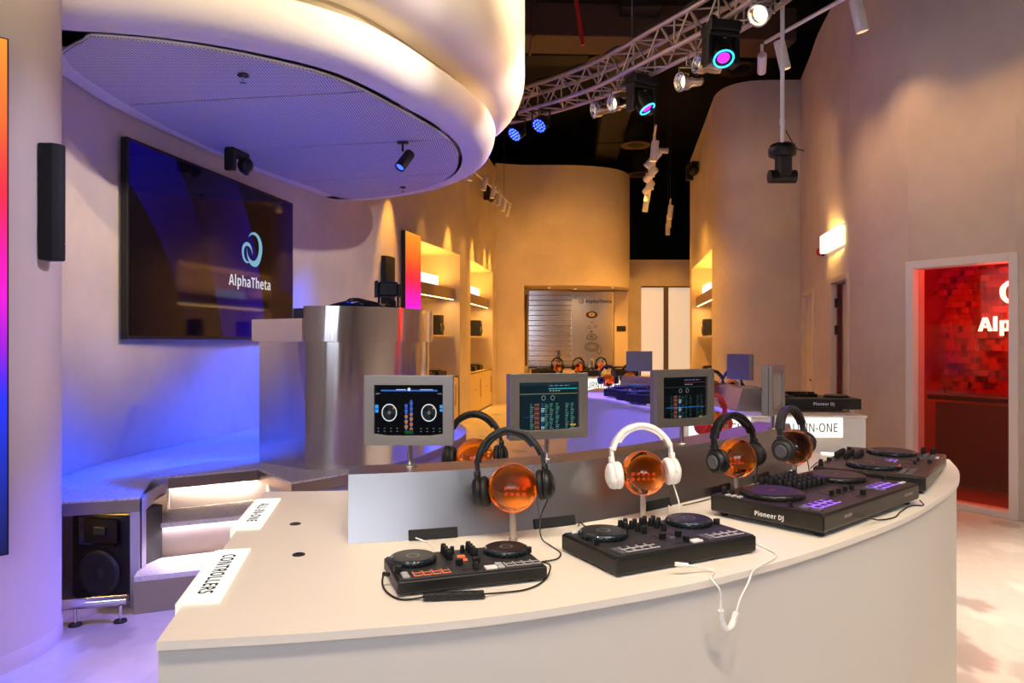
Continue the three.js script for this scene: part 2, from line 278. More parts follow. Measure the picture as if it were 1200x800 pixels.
// ================= canopy over the stage =================
const canopyEdge = spline([[-3.6, 4.35], [-3.0, 4.3], [-2.55, 4.33], [-2.1, 4.43], [-1.64, 4.65], [-1.186, 5.04], [-0.822, 5.78], [-0.56, 6.5], [-0.5, 7.3], [-0.66, 8.1], [-1.1, 8.8], [-1.74, 9.28], [-2.3, 9.5], [-2.9, 9.6]], 120);
{
  const o = thing('stage_canopy', 'cream rounded two-tier canopy hanging over the blue stage', 'canopy', [-1.7, 3.43, 7]);
  const arc = (cx, cy, r, a0, a1, n = 8) => Array.from({ length: n + 1 }, (_, i) => { const a = (a0 + (a1 - a0) * i / n) * D2R; return [cx + r * Math.cos(a), cy + r * Math.sin(a)]; });
  const low = [[-0.25, 3.45], ...arc(0.10, 3.68, 0.23, -90, 0, 10), [0.32, 3.7], [-0.1, 3.7]];
  wpart('lower_rim', sweep(canopyEdge, low, false, 50), M.canopy, o);
  wpart('recess_band', sweep(canopyEdge, [[0.13, 3.69], [0.13, 3.88]], false), std(0xcdbd95, 0.8), o);  // olive-yellow tint stands in for the light inside the gap
  wpart('upper_drum', sweep(canopyEdge, [[0.0, 3.86], ...arc(0.30, 4.18, 0.32, -90, 0, 12), [0.62, 6.9]], false, 50), M.canopy, o);
  const wallBack = wl(4.0, 9.7, 30).map(p => [p[0] + 0.02, p[1]]).reverse();
  const free = canopyEdge.filter(p => p[0] > wlX(p[1]) + 0.02);
  wpart('soffit', prism([...free, ...wallBack], 3.45, 3.6), M.canopy, o);
  wpart('top_plate', prism([...offset(free, 0.6), ...wallBack], 6.85, 6.95), M.canopy, o);
  // perforated panels, cut across
  const inner = [...spline([[-2.86, 4.62], [-2.72, 4.5], [-2.6, 4.42], [-2.52, 4.36], [-2.1, 4.46], [-1.66, 4.69], [-1.22, 5.08], [-0.86, 5.82], [-0.6, 6.52], [-0.545, 7.3], [-0.7, 8.06], [-1.12, 8.74], [-1.74, 9.2], [-2.1, 9.28], [-2.26, 9.05], [-2.36, 8.6], [-2.62, 7.8], [-2.85, 6.8], [-2.96, 5.9], [-2.96, 5.1], [-2.92, 4.8]], 110)];
  const cuts = [[0.16, 5.13], [0.18, 6.45], [0.24, 7.71]];        // d + s*x <= c
  const bands = cuts.map(([s, c]) => [s, 1, c]);
  for (let k = 0; k < 4; k++) {
    let q = inner;
    if (k < 3) q = clipHalf(q, bands[k][0], 1, bands[k][2] - 0.012);
    if (k > 0) q = clipHalf(q, -bands[k - 1][0], -1, -(bands[k - 1][2] + 0.012));
    if (q.length > 2) wpart('perforated_panel', prism(q, 3.425, 3.438), M.perforated, o);
  }
  const trimLine = [...inner, inner[0]].map(p => V(p[0], 3.443, p[1]));
  wpart('edge_trim', tube(trimLine, 0.009, 220, 6), M.canopy, o);
}
// small black ceiling speaker, sprinkler heads and spotlight under the canopy
{
  for (const [px, py] of [[285, 87], [472, 219]]) { const p = G(px, py, 3.425); const o = thing('sprinkler_head', px < 300 ? 'small round sprinkler in the canopy panel above the TV' : 'small sprinkler near the far tip of the canopy', 'sprinkler', [p[0], 3.425, p[1]]); meshOf('rosette', cyl(0.035, 0.04, 0.012, 20, 0, -0.006, 0), M.blackGloss, o); meshOf('stem', cyl(0.008, 0.008, 0.05, 10, 0, -0.03, 0), M.chrome, o); meshOf('deflector', cyl(0.022, 0.022, 0.004, 16, 0, -0.057, 0), M.chrome, o); }
  const p = G(472, 166, 3.42); const o = thing('stage_spotlight', 'black cylindrical spotlight clipped under the canopy panels', 'spotlight', [p[0], 3.42, p[1]], 0.4);
  meshOf('bracket', [rbox(0.1, 0.02, 0.04, 0.004, 0, -0.01, 0), rbox(0.02, 0.08, 0.02, 0.004, 0.0, -0.05, 0)], M.black, o);
  const b = meshOf('lamp_body', lathe([[0, 0.1], [0.045, 0.1], [0.05, 0.09], [0.05, -0.1], [0.042, -0.105], [0.04, -0.08], [0, -0.08]], 24), M.black, o); b.position.set(0.02, -0.17, 0); const to = V(-2.35, SH, 4.95), from = new THREE.Vector3(p[0], 3.25, -p[1]), dir = to.clone().sub(from).normalize(); b.rotation.y = 0; o.rotation.y = 0; b.quaternion.setFromUnitVectors(new THREE.Vector3(0, -1, 0), dir); meshOf('lamp_lens', cyl(0.038, 0.038, 0.004, 20, 0, -0.085, 0), glow(0x3050ff, 4), b); spotLight(from.addScaledVector(dir, 0.12), to, BLUE, 110, 21, 0.8, 3);
}

// ================= stage =================
const notch = { a: [-2.245, 4.37], b: [-2.47, 4.99], c: [-1.88, 5.36], d: [-1.47, 4.84] };
const stageFree = spline([[-1.47, 4.84], [-1.21, 5.15], [-0.94, 5.62], [-0.72, 6.15], [-0.53, 7.0], [-0.48, 7.6], [-0.6, 8.3], [-1.0, 9.0], [-1.6, 9.5], [-2.3, 9.75]], 60);
{
  const o = thing('stage', 'raised stage with polished speckled floor and metal edging', 'stage', [-1.7, 0, 7]);
  const wallSide = wl(4.22, 9.75, 24).map(p => [p[0] + 0.01, p[1]]).reverse();
  const outline = [[-2.66, 4.24], notch.a, notch.b, notch.c, notch.d, ...stageFree.slice(1), ...wallSide];
  wpart('stage_floor', prism(outline, SH - 0.012, SH), M.stageFloor, o);
  const front = [[-2.64, 4.25], notch.a, notch.b, notch.c, notch.d, ...stageFree.slice(1)];
  wpart('fascia', ribbon(front, -0.04, SH - 0.085, SH - 0.012), M.fascia, o);
  const recess = [[-2.72, 4.86], [-2.36, 4.95], [-2.29, 4.46], [-2.245, 4.40], [-2.40, 5.09], [-1.85, 5.46], [-1.5, 4.92], ...offset(stageFree, -0.08).slice(3)];
  wpart('stage_body', prism([...recess, ...wl(4.9, 9.7, 20).map(p => [p[0] + 0.03, p[1]]).reverse()], 0, SH - 0.013), std(0xb9b2b4, 0.6), o);
  wpart('side_panel', ribbon([notch.a, notch.b], -0.05, 0, SH - 0.085), std(0xb9b2b4, 0.55), o);
  wpart('niche_post', prism([[-2.3, 4.36], [-2.265, 4.37], [-2.33, 4.9], [-2.365, 4.88]], 0, SH - 0.085), M.fascia, o);
}
// two steps with light strips under the nosings
const stepLed = glow(0xffdcb0, 3.0);
function stepOf(poly, y1, label, inset = poly) {
  const o = thing('stage_step', label, 'step', [poly[0][0], 0, poly[0][1]]);
  wpart('tread', prism(poly, y1 - 0.03, y1), M.stageFloor, o);
  wpart('riser', prism(inset, 0, y1 - 0.031), M.fascia, o);
}
stepOf([[-2.215, 4.25], [-1.28, 4.62], [-1.52, 4.90], [-1.56, 4.945], [-2.325, 4.58]], 0.22, 'lowest metal-fronted step up to the stage');
stepOf([[-2.325, 4.585], [-1.56, 4.95], [-1.86, 5.34], [-2.45, 4.97]], 0.44, 'middle step up to the stage, lit from under the nosing', [[-2.355, 4.65], [-1.60, 5.01], [-1.86, 5.34], [-2.45, 4.97]]);
function ledStrip(a, b, y, color, k, down, label, power, w = 0.012, facing) {
  const A = V(a[0], y, a[1]), B = V(b[0], y, b[1]), L = A.distanceTo(B); const o = thing('led_strip', label, 'light strip', [(a[0] + b[0]) / 2, y, (a[1] + b[1]) / 2], Math.atan2(b[1] - a[1], b[0] - a[0]));
  meshOf('led_light_diffuser', rbox(L, 0.008, w, 0.002), glow(color, k), o);
  if (power) { const l = areaLight(new THREE.Vector3((A.x + B.x) / 2, y - 0.008, (A.z + B.z) / 2), facing || new THREE.Vector3(0, -1, 0), L, w, color, power); if (!facing) l.rotation.set(-Math.PI / 2, 0, Math.atan2(b[1] - a[1], b[0] - a[0])); }
  return o;
}
ledStrip([-2.42, 5.055], [-1.9, 5.385], SH - 0.07, 0xffe0c0, 4, true, 'white light strip under the stage edge above the middle step', 520);
ledStrip([-2.32, 4.635], [-1.62, 4.965], 0.402, 0xf4e6ff, 3, true, 'white light strip under the nosing above the lowest step', 330);
ledStrip([-2.6, 4.32], [-2.31, 4.39], SH - 0.075, 0xffc860, 3, true, 'amber light strip over the speaker set into the stage', 60);

// ================= DJ booth on the stage =================
{
  const o = thing('dj_booth', 'curved brushed-steel DJ booth standing on the stage', 'booth', [-1.3, SH, 6.2]);
  const wing = [[-1.966, 5.63], [-1.52, 5.33]];
  const arcPts = spline([[-1.52, 5.33], [-1.3, 5.33], [-1.08, 5.44], [-0.88, 5.66], [-0.77, 5.95], [-0.735, 6.35], [-0.8, 6.85], [-1.0, 7.3]], 48);
  const inside = [[-1.45, 7.05], [-1.35, 6.6], [-1.45, 6.1], [-1.75, 6.0]];
  wpart('booth_body', sweep(arcPts, [[0, SH], [0, 1.6]], false, 60), M.boothSteel, o);
  wpart('booth_core', prism([[-1.965, 5.64], [-1.525, 5.345], ...offset(arcPts, -0.012).slice(1), ...inside], SH, 1.6), M.boothSteel, o);
  wpart('top_band', [sweep(offset(arcPts, 0.035), [[0, 1.6], [0, 1.86], [-0.25, 1.86]], false, 30), sweep(offset(arcPts, 0.035), [[-0.2, 1.6], [0, 1.6]], false)], M.boothSteel, o);
  wpart('wing_top', prism([[-2.02, 5.63], [-1.535, 5.3], [-1.535, 5.5], [-1.72, 6.05], [-1.8, 6.05]], 1.6, 1.77), M.boothSteel, o);
  wpart('rack_box', prism([[-1.66, 5.5], [-1.54, 5.42], [-1.45, 5.6], [-1.6, 5.7]], 1.77, 1.85), M.black, o);
}

// ================= counters =================
const RC = [-1.35, 4.87];
function counterOf(name, label, outer, inner, at) {
  const o = thing(name, label, 'counter', at);
  wpart('worktop', prism([...outer, ...inner], 0.982, 1.0, 30), M.counter, o);
  const a = offset(outer, -0.012), b = offset(inner, -0.012);
  a[0] = a[0].map((v, i) => v + (inner[inner.length - 1][i] - outer[0][i]) * 0); 
  wpart('counter_body', prism([...a, ...b], 0, 0.979, 30), M.counterFront, o);
  return o;
}
const fcOuter = spline([[-0.711, 1.449], [-0.356, 1.505], [0, 1.596], [0.421, 1.785], [0.728, 1.977], [1.043, 2.217], [1.36, 2.49], [1.62, 2.76], [1.87, 3.05], [2.07, 3.36], [2.23, 3.70]], 70);
const fcInner = spline([[0.85, 4.17], [0.75, 3.92], [0.52, 3.6], [0.2, 3.28], [-0.2, 3.04], [-0.6, 2.93], [-0.99, 2.9]], 50);
counterOf('display_counter', 'large curved cream counter carrying controllers and orange headphone stands', fcOuter, fcInner, [0.3, 0, 2.6]);
const c2Inner = spline([[0.6, 8.05], [0.82, 7.78], [1.02, 7.4], [1.17, 6.9], [1.28, 6.4], [1.36, 5.88]], 40);
const c2Outer = spline([[2.87, 5.86], [2.86, 6.6], [2.68, 7.5], [2.3, 8.3], [1.75, 8.95], [1.1, 9.35]], 40);
counterOf('display_counter', 'curved white counter lit violet, with turntables and steel console, beyond the cream one', c2Inner, c2Outer, [1.8, 0, 7.2]);
const c3Front = [[0.2, 12.6], [1.1, 12.0], [2.3, 11.9]], c3Back = [[2.6, 13.0], [1.4, 13.3], [0.5, 13.8]];
counterOf('display_counter', 'far pale counter in front of the steel shutter alcove', c3Front, c3Back, [1.3, 0, 12.7]);

// stainless consoles running along the counters
function consoleOf(label, line, n, at) {
  const o = thing('steel_console', label, 'console', at);
  const prof = [[0, 1.0005], [-0.06, 1.195], [-0.22, 1.195], [-0.29, 1.0005], [0, 1.0005]];
  const per = Math.floor((line.length - 1) / n);
  for (let k = 0; k < n; k++) { const seg = line.slice(k * per, k === n - 1 ? line.length : (k + 1) * per + 1); const a = seg[seg.length - 2], b = seg[seg.length - 1], l = Math.hypot(b[0] - a[0], b[1] - a[1]); seg[seg.length - 1] = [b[0] - (b[0] - a[0]) / l * 0.0025, b[1] - (b[1] - a[1]) / l * 0.0025]; wpart('steel_panel', sweep(seg, prof, true, 20), M.steel, o); }
  return o;
}
const con1 = spline([[-0.486, 2.15], [-0.24, 2.205], [-0.008, 2.287], [0.20, 2.38], [0.389, 2.50], [0.638, 2.70], [0.921, 2.96], [1.2, 3.26], [1.42, 3.55]], 48);
const console1 = consoleOf('long stainless console ridge along the cream counter', con1, 4, [0.3, 1, 2.7]);
const con2 = spline([[1.25, 8.55], [1.5, 8.1], [1.7, 7.6], [1.86, 6.9], [1.93, 6.25]], 30);
const console2 = consoleOf('stainless console ridge on the violet-lit counter', con2, 2, [1.8, 1, 7]);
// black cable slots at the foot of the console
function onCon(line, d0, out) { let k = 1; while (k < line.length - 1 && line[k][0] < d0) k++; const a = line[k - 1], b = line[k + 1], l = Math.hypot(b[0] - a[0], b[1] - a[1]); const t = [(b[0] - a[0]) / l, (b[1] - a[1]) / l]; return { p: [line[k][0] + t[1] * out, line[k][1] - t[0] * out], ang: Math.atan2(t[1], t[0]) }; }
for (const x of [-0.26, 0.135, 0.49, 0.80, 1.06]) { const q = onCon(con1, x, 0.004); const m = wpart('cable_slot', (() => { const g = rbox(0.15, 0.032, 0.012, 0.003, 0, 0.016, 0); g.rotateX(-0.3).translate(0, 1.0005, 0); g.rotateY(q.ang); return g.translate(q.p[0], 0, -q.p[1]); })(), M.blackMatte, console1); }
// ================= lamps =================
function trackSpot(at, to, label, group, color, power, angle, size = 1, mat = M.whitePlastic, blend = 0.7, glowK = 9) {
  const o = thing('track_spotlight', label, 'spotlight', [at[0], at[1], at[2]], 0, group);
  const dir = V(...to).sub(V(...at)).normalize();
  const q = new THREE.Quaternion().setFromUnitVectors(new THREE.Vector3(0, -1, 0), dir);
  const b = meshOf('lamp_body', lathe([[0, 0.13], [0.045, 0.13], [0.05, 0.12], [0.05, -0.13], [0.044, -0.135], [0.042, -0.11], [0, -0.11]].map(p => [p[0] * size, p[1] * size]), 20), mat, o); b.quaternion.copy(q);
  const l = meshOf('lamp_lens', cyl(0.041 * size, 0.041 * size, 0.004, 20, 0, -0.112 * size, 0), glow(color, glowK), o); l.quaternion.copy(q);
  meshOf('adapter', rbox(0.03 * size, 0.14 * size, 0.03 * size, 0.004, 0, 0.15 * size, 0), mat, o);
  if (power) spotLight(V(...at).addScaledVector(dir, 0.15 * size), V(...to), color, power, angle, blend, 2);
  return o;
}
function rail(a, b, label, name = 'lighting_track') { const o = thing(name, label, 'track', a); wpart('rail', [rod(V(...a), V(...b), 0.022, 6)], M.whitePlastic, o); for (const t of [0.1, 0.9]) { const p = [a[0] + (b[0] - a[0]) * t, a[1] + (b[1] - a[1]) * t, a[2] + (b[2] - a[2]) * t]; wpart('hanger', rod(V(...p), V(p[0], 7.6, p[2]), 0.006, 6), M.grey, o); } return o; }
// unseen lamps over the cream counter and behind the viewer, placed to light it
rail([-1.6, 4.9, 0.2], [3.4, 4.9, 0.2], 'unseen white lighting track above the cream counter');
for (const [x, tx, tz] of [[-1.4, -0.4, 2.0], [-0.5, 0.1, 2.0], [0.4, 0.4, 2.1], [1.3, 0.9, 2.4], [2.2, 1.4, 2.9], [3.1, 1.9, 3.3]])
  trackSpot([x, 4.68, 0.2], [tx, 1, tz], 'unseen white track spotlight aimed down at the cream counter', 'unseen spotlights over the cream counter', NEUTRAL, POWER.counter, 29);
rail([-2.4, 4.6, -2.6], [4.6, 4.6, -2.6], 'unseen white lighting track hung before the unseen window');
for (const [x, tx, tz] of [[-2.2, -0.4, 1.5], [-0.8, 0.1, 1.6], [0.6, 0.6, 1.9], [2.0, 1.2, 2.3], [3.2, 1.9, 3.0], [4.4, 2.6, 3.4]])
  trackSpot([x, 4.38, -2.6], [tx, 0.7, tz], 'unseen white track spotlight by the unseen window washing the counter front', 'unseen spotlights by the unseen window', COOL, POWER.front, 34);
// unseen lamps near the truss end, placed to light stage wall and pillar
for (const [at, to, color, half] of [[[2.25, 4.35, 4.3], [-3.0, 2.5, 5.4], 0xfff0e4, 15], [[2.2, 4.35, 3.4], [-2.6, 1.9, 3.4], 0xddd2ff, 13], [[2.3, 4.35, 4.9], [-2.2, 2.9, 9.2], 0xfff0e4, 16]])
  trackSpot(at, to, 'unseen white track spotlight turned to the stage wall', 'unseen spotlights turned to the stage wall', color, POWER.stageWall, half);
// unseen lamps overhead, out of view, placed to light the canopy
for (const [at, to] of [[[1.6, 5.2, 2.4], [-1.2, 4.35, 4.9]], [[2.2, 5.4, 5.0], [-0.3, 4.9, 6.6]], [[-0.4, 5.0, 0.4], [-2.0, 4.3, 4.0]]])
  trackSpot(at, to, 'unseen white track spotlight aimed at the canopy', 'unseen spotlights aimed at the canopy', CREAM, POWER.canopy, 25);
// scallops on the niche wall
const tr = d => [wlX(d) + 0.45, 4.75, d];
rail([wlX(10.4) + 0.45, 5.0, 10.4], [wlX(18.0) + 0.45, 5.0, 18.0], 'white lighting track beside the shelf niche wall');
for (const d of [11.0, 12.3, 13.6, 14.5, 15.3, 16.1, 16.8, 17.5]) trackSpot(tr(d), [wlX(d) + 0.0, 2.6, d], 'white track spotlight grazing the shelf niche wall', 'spotlights along the niche wall', AMBER, [12.3, 14.5, 16.1].includes(d) ? 5 : POWER.wash, 15, 1, M.whitePlastic, 0.5);
// right wall wash
rail([2.88, 5.0, 8.25], [3.8, 5.0, 5.9], 'white lighting track in front of the bulging beige wall');
for (const [x, d] of [[2.98, 8.0], [3.36, 7.03], [3.7, 6.15]]) trackSpot([x, 4.76, d], [x + 1.1, 0.4, d + 0.2], 'white track spotlight turned to the bulging beige wall', 'spotlights by the bulging wall', WARM, POWER.rightWall, 52, 1.2, M.whitePlastic, 1);
trackSpot([2.86, 4.78, 8.3], [4.1, 2.6, 12.3], 'white track spotlight added to light the rounded nose wall', 'added spotlights by the nose wall', WARM, POWER.nose, 44);  // lamp head added to brighten the rounded nose wall
// far room: two tracks seen almost end-on
rail([2.3, 5.05, 11.6], [3.2, 5.05, 17.4], 'white lighting track running away towards the frosted door');
for (const [t, to] of [[0.1, [1.9, 0, 12.4]], [0.3, [2.4, 0, 14.0]], [0.5, [3.4, 0, 15.2]], [0.7, [2.4, 0, 16.8]], [0.92, [2.6, 0, 18.2]]])
  trackSpot([2.3 + 0.9 * t, 4.8, 11.6 + 5.8 * t], to, 'white track spotlight on the track towards the frosted door', 'spotlights towards the frosted door', AMBER, POWER.far, 58, 1.3);
rail([3.85, 5.05, 17.6], [4.5, 5.05, 21.0], 'short white lighting track above the frosted door');
for (const [t, to] of [[0.1, [3.4, 0, 18.4]], [0.5, [4.2, 0, 20]], [0.9, [4.6, 0, 21.6]]])
  trackSpot([3.85 + 0.65 * t, 4.8, 17.6 + 3.4 * t], to, 'white track spotlight on the short track by the frosted door', 'spotlights above the frosted door', AMBER, POWER.far * 0.5, 55, 1.3);
for (const [t, to] of [[0.2, [-0.8, 1.2, 14.0]], [0.4, [0.2, 2.2, 18.6]], [0.6, [1.6, 3.2, 18.7]]])
  trackSpot([2.3 + 0.9 * t, 4.8, 11.6 + 5.8 * t], to, 'extra white track spotlight added on the same track to light the far wall', 'added spotlights aimed at the far wall', AMBER, POWER.far, 40, 1.3);  // extra heads added on this track to brighten the far wall
// violet and blue stage light
const bluePar = (at, to, label, color = BLUE, power = POWER.stage, half = 30) => {
  const o = thing('led_par_light', label, 'stage light', at); const dir = V(...to).sub(V(...at)).normalize(); const q = new THREE.Quaternion().setFromUnitVectors(new THREE.Vector3(0, -1, 0), dir);
  const b = meshOf('lamp_housing', lathe([[0, 0.1], [0.06, 0.1], [0.095, 0.05], [0.1, -0.055], [0.092, -0.055], [0.092, -0.045], [0, -0.045]], 28), M.black, o); b.quaternion.copy(q);
  for (let r = 0; r < 3; r++) { const n = [1, 6, 12][r]; for (let k = 0; k < n; k++) { const a = k / n * Math.PI * 2; const m = meshOf('led_lens', ledGeo, ledMat, b); m.position.set(Math.cos(a) * r * 0.037, -0.05, Math.sin(a) * r * 0.037); } }
  meshOf('yoke', [rbox(0.02, 0.2, 0.03, 0.004, 0.11, 0.06, 0), rbox(0.02, 0.2, 0.03, 0.004, -0.11, 0.06, 0), rbox(0.24, 0.02, 0.03, 0.004, 0, 0.16, 0), rbox(0.03, 0.12, 0.03, 0.004, 0, 0.22, 0)], M.black, o);
  spotLight(V(...at).addScaledVector(dir, 0.1), V(...to), color, power, half, 0.5, 4); return o;
};
const ledGeo = new THREE.SphereGeometry(0.0125, 10, 6), ledMat = glow(0x3048ff, 7);
bluePar([0.36, 4.3, 9.0], [-2.3, 0.7, 6.0], 'round blue LED stage light under the truss, clear of the canopy');
bluePar([0.06, 4.25, 9.2], [-2.8, 0.9, 7.0], 'round blue LED stage light half hidden behind the canopy');
// unseen LED light added behind the canopy to turn the further counter violet
bluePar([-0.35, 4.2, 9.35], [1.1, 0.6, 7.2], 'unseen LED stage light added behind the canopy, lighting the further counter violet', VIOLET, POWER.counterViolet, 20);
// unseen red lamp, out of view, lighting the studio
{ const p = sp(0.9, 1.2); const l = new THREE.PointLight(0xff1808, 3.2, 0, 2); l.position.copy(V(p[0], 2.35, p[1])); l.shadow.radius = 6; fixLights(l);
  const o = thing('unseen_studio_lamp', 'unseen red ceiling lamp lighting the studio', 'lamp', [p[0], 2.45, p[1]]); meshOf('lamp_glow', new THREE.SphereGeometry(0.06, 16, 10).translate(0, -0.1, 0), glow(0xff2010, 6), o); meshOf('lamp_cap', cyl(0.05, 0.05, 0.3, 16, 0, 0.1, 0), M.black, o); }
// ================= logo, screens, wall equipment =================
function crescent(x, pts) { x.beginPath(); const n = pts.length; x.moveTo((pts[n - 1][0] + pts[0][0]) / 2, (pts[n - 1][1] + pts[0][1]) / 2); for (let i = 0; i < n; i++) { const p = pts[i], q = pts[(i + 1) % n]; x.quadraticCurveTo(p[0], p[1], (p[0] + q[0]) / 2, (p[1] + q[1]) / 2); } x.fill(); }
const LOGO_BIG = [[0.36, 0.2], [0.42, 0.1], [0.52, 0.02], [0.72, -0.03], [0.98, 0.04], [1.15, 0.25], [1.18, 0.48], [1.08, 0.78], [0.92, 0.97], [0.7, 1.03], [0.46, 0.97], [0.32, 0.8], [0.27, 0.62], [0.265, 0.5], [0.275, 0.5], [0.31, 0.64], [0.4, 0.78], [0.58, 0.86], [0.78, 0.82], [0.92, 0.66], [0.98, 0.45], [0.95, 0.25], [0.86, 0.12], [0.72, 0.06], [0.56, 0.07], [0.45, 0.12]];
const LOGO_SMALL = [[0.593, 0.70], [0.59, 0.55], [0.53, 0.42], [0.42, 0.34], [0.28, 0.32], [0.13, 0.38], [0.02, 0.5], [0.0, 0.64], [0.04, 0.8], [0.15, 0.92], [0.28, 0.95], [0.40, 0.93], [0.4, 0.9], [0.27, 0.89], [0.17, 0.82], [0.12, 0.7], [0.12, 0.58], [0.17, 0.48], [0.28, 0.43], [0.42, 0.45], [0.52, 0.52], [0.57, 0.62]];
function drawLogo(x, ox, oy, s) { x.save(); x.translate(ox, oy); x.scale(s, s); crescent(x, LOGO_BIG); crescent(x, LOGO_SMALL); x.restore(); }
function logoShapes(s) { return [LOGO_BIG, LOGO_SMALL].map(p => new THREE.Shape(new THREE.SplineCurve([...p, p[0]].map(q => new THREE.Vector2(q[0] * s, (1 - q[1]) * s))).getPoints(90))); }
function decal(name, w, h, cw, ch, draw, parent, o = {}) {     // flat print a hair above its surface
  const t = canvasTex(cw, ch, draw); const m = meshOf(name, new THREE.PlaneGeometry(w, h), std(0xffffff, o.rough ?? 0.6, { map: t, transparent: !!o.clear, polygonOffset: true, polygonOffsetFactor: -1, ...(o.glow ? { emissive: 0xffffff, emissiveMap: t, emissiveIntensity: o.glow, color: 0x000000 } : {}) }), parent); return m;
}
const screenMat = (t, k, rough = 0.12) => new THREE.MeshPhysicalMaterial({ color: 0x030305, roughness: rough, emissive: 0xffffff, emissiveMap: t, emissiveIntensity: k, specularIntensity: 0.4 });

// wall TV behind the stage
{
  const a = [-3.075, 5.8], b = [-2.6, 8.62]; const L = Math.hypot(b[0] - a[0], b[1] - a[1]), ang = Math.atan2(b[1] - a[1], b[0] - a[0]);
  const hTop = 3.24, hBot = 1.62; const o = thing('wall_tv', 'large wall TV with blue curves and a white swirl logo', 'TV', [(a[0] + b[0]) / 2, (hTop + hBot) / 2, (a[1] + b[1]) / 2], ang);
  const t = canvasTex(1600, 900, (x, w, h) => {
    x.fillStyle = '#0a0512'; x.fillRect(0, 0, w, h);
    const g = x.createLinearGradient(500, 0, 1250, 300); g.addColorStop(0, '#0a0614'); g.addColorStop(1, '#12027a'); x.fillStyle = g; x.beginPath(); x.moveTo(0, 0); x.lineTo(900, 0); x.quadraticCurveTo(1180, 330, 1240, 900); x.lineTo(0, 900); x.fill();
    const g2 = x.createLinearGradient(0, 0, 700, 700); g2.addColorStop(0, '#0a0270'); g2.addColorStop(1, '#080312'); x.fillStyle = g2; x.beginPath(); x.moveTo(0, 0); x.lineTo(330, 0); x.quadraticCurveTo(600, 300, 760, 900); x.lineTo(0, 900); x.fill();
    x.fillStyle = '#060310'; x.beginPath(); x.moveTo(0, 200); x.quadraticCurveTo(330, 480, 430, 900); x.lineTo(0, 900); x.fill();
    const g3 = x.createLinearGradient(1280, 0, 1600, 0); g3.addColorStop(0, '#04020a'); g3.addColorStop(1, '#060450'); x.fillStyle = g3; x.beginPath(); x.moveTo(940, 0); x.lineTo(1600, 0); x.lineTo(1600, 620); x.quadraticCurveTo(1350, 500, 1240, 900); x.quadraticCurveTo(1180, 330, 940, 0); x.fill();
    x.fillStyle = '#8fd0ea'; drawLogo(x, 960, 262, 205);
    x.fillStyle = '#e8f2fb'; x.font = 'bold 88px sans-serif'; x.textAlign = 'center'; x.fillText('AlphaTheta', 1065, 600);
  });
  meshOf('tv_housing', rbox(L, hTop - hBot, 0.06, 0.004, 0, 0, -0.032), M.black, o);
  meshOf('screen', new THREE.PlaneGeometry(L - 0.05, hTop - hBot - 0.05).translate(0, 0, 0.001), screenMat(t, 0.7, 0.05), o);
}
// LED banners
const bannerTex = canvasTex(64, 512, (x, w, h) => { const g = x.createLinearGradient(0, 0, 0, h); [[0, '#ff9a30'], [0.16, '#ff6a20'], [0.3, '#ff2040'], [0.42, '#ff00b0'], [0.5, '#f000d8'], [0.6, '#a010e0'], [0.7, '#2030ff'], [0.85, '#0828b0'], [1, '#041050']].forEach(c => g.addColorStop(...c)); x.fillStyle = g; x.fillRect(0, 0, w, h); });
function banner(a, b, y0, y1, label, k) {
  const L = Math.hypot(b[0] - a[0], b[1] - a[1]); const o = thing('led_banner', label, 'LED screen', [(a[0] + b[0]) / 2, (y0 + y1) / 2, (a[1] + b[1]) / 2], Math.atan2(b[1] - a[1], b[0] - a[0]));
  meshOf('screen_housing', rbox(L, y1 - y0, 0.06, 0.004, 0, 0, -0.033), M.black, o);
  meshOf('screen', new THREE.PlaneGeometry(L - 0.016, y1 - y0 - 0.016), new THREE.MeshStandardMaterial({ color: 0x050505, roughness: 0.5, emissive: 0xffffff, emissiveMap: bannerTex, emissiveIntensity: k }), o); return o;
}
banner([-2.915, 2.85], [-2.357, 3.40], 0.6, 3.02, 'tall glowing orange to blue LED banner beside the round pillar', 1.1);
{ const p = d => [wlX(d) + 0.09, d]; banner(p(11.45), p(12.08), 0.9, 3.36, 'tall orange to magenta LED banner beside the shelf niche', 1.1); }
// wall speakers with curved grilles
function wallSpeaker(p, nrm, y0, y1, w, label) {
  const o = thing('wall_speaker', label, 'speaker', [p[0], (y0 + y1) / 2, p[1]], Math.atan2(nrm[0], -nrm[1]), 'black wall speakers beside the stage');
  const h = y1 - y0; const s = new THREE.Shape(); s.moveTo(-w / 2, 0); s.lineTo(w / 2, 0); s.lineTo(w / 2, 0.06); s.quadraticCurveTo(0, 0.12, -w / 2, 0.06); s.closePath();
  const g = new THREE.ExtrudeGeometry(s, { depth: h, bevelEnabled: true, bevelSize: 0.006, bevelThickness: 0.006, bevelSegments: 2, curveSegments: 16 }); g.rotateX(Math.PI / 2).translate(0, h / 2, 0);
  meshOf('cabinet', toCreasedNormals(g, 0.5), M.blackMatte, o);
  const d = decal('brand_mark', 0.06, 0.014, 128, 32, (x) => { x.clearRect(0, 0, 128, 32); x.fillStyle = '#d8d8dc'; x.font = 'bold 24px sans-serif'; x.fillText('Pioneer', 12, 24); }, o, { clear: true }); d.position.set(w * 0.28, -h / 2 + 0.08, 0.09); d.rotation.y = 0.3;
  return o;
}
{ const a = 0.5 * D2R; const n = [Math.cos(a), Math.sin(a)]; wallSpeaker([PIL[0] + n[0] * (PR + 0.01), PIL[1] + n[1] * (PR + 0.01)], n, 2.02, 2.6, 0.085, 'slim black wall speaker on the round pillar'); }
{ const d = 10.95; wallSpeaker([wlX(d) + 0.02, d], [0.97, -0.24], 2.17, 2.87, 0.34, 'slim black wall speaker beside the LED banner'); }
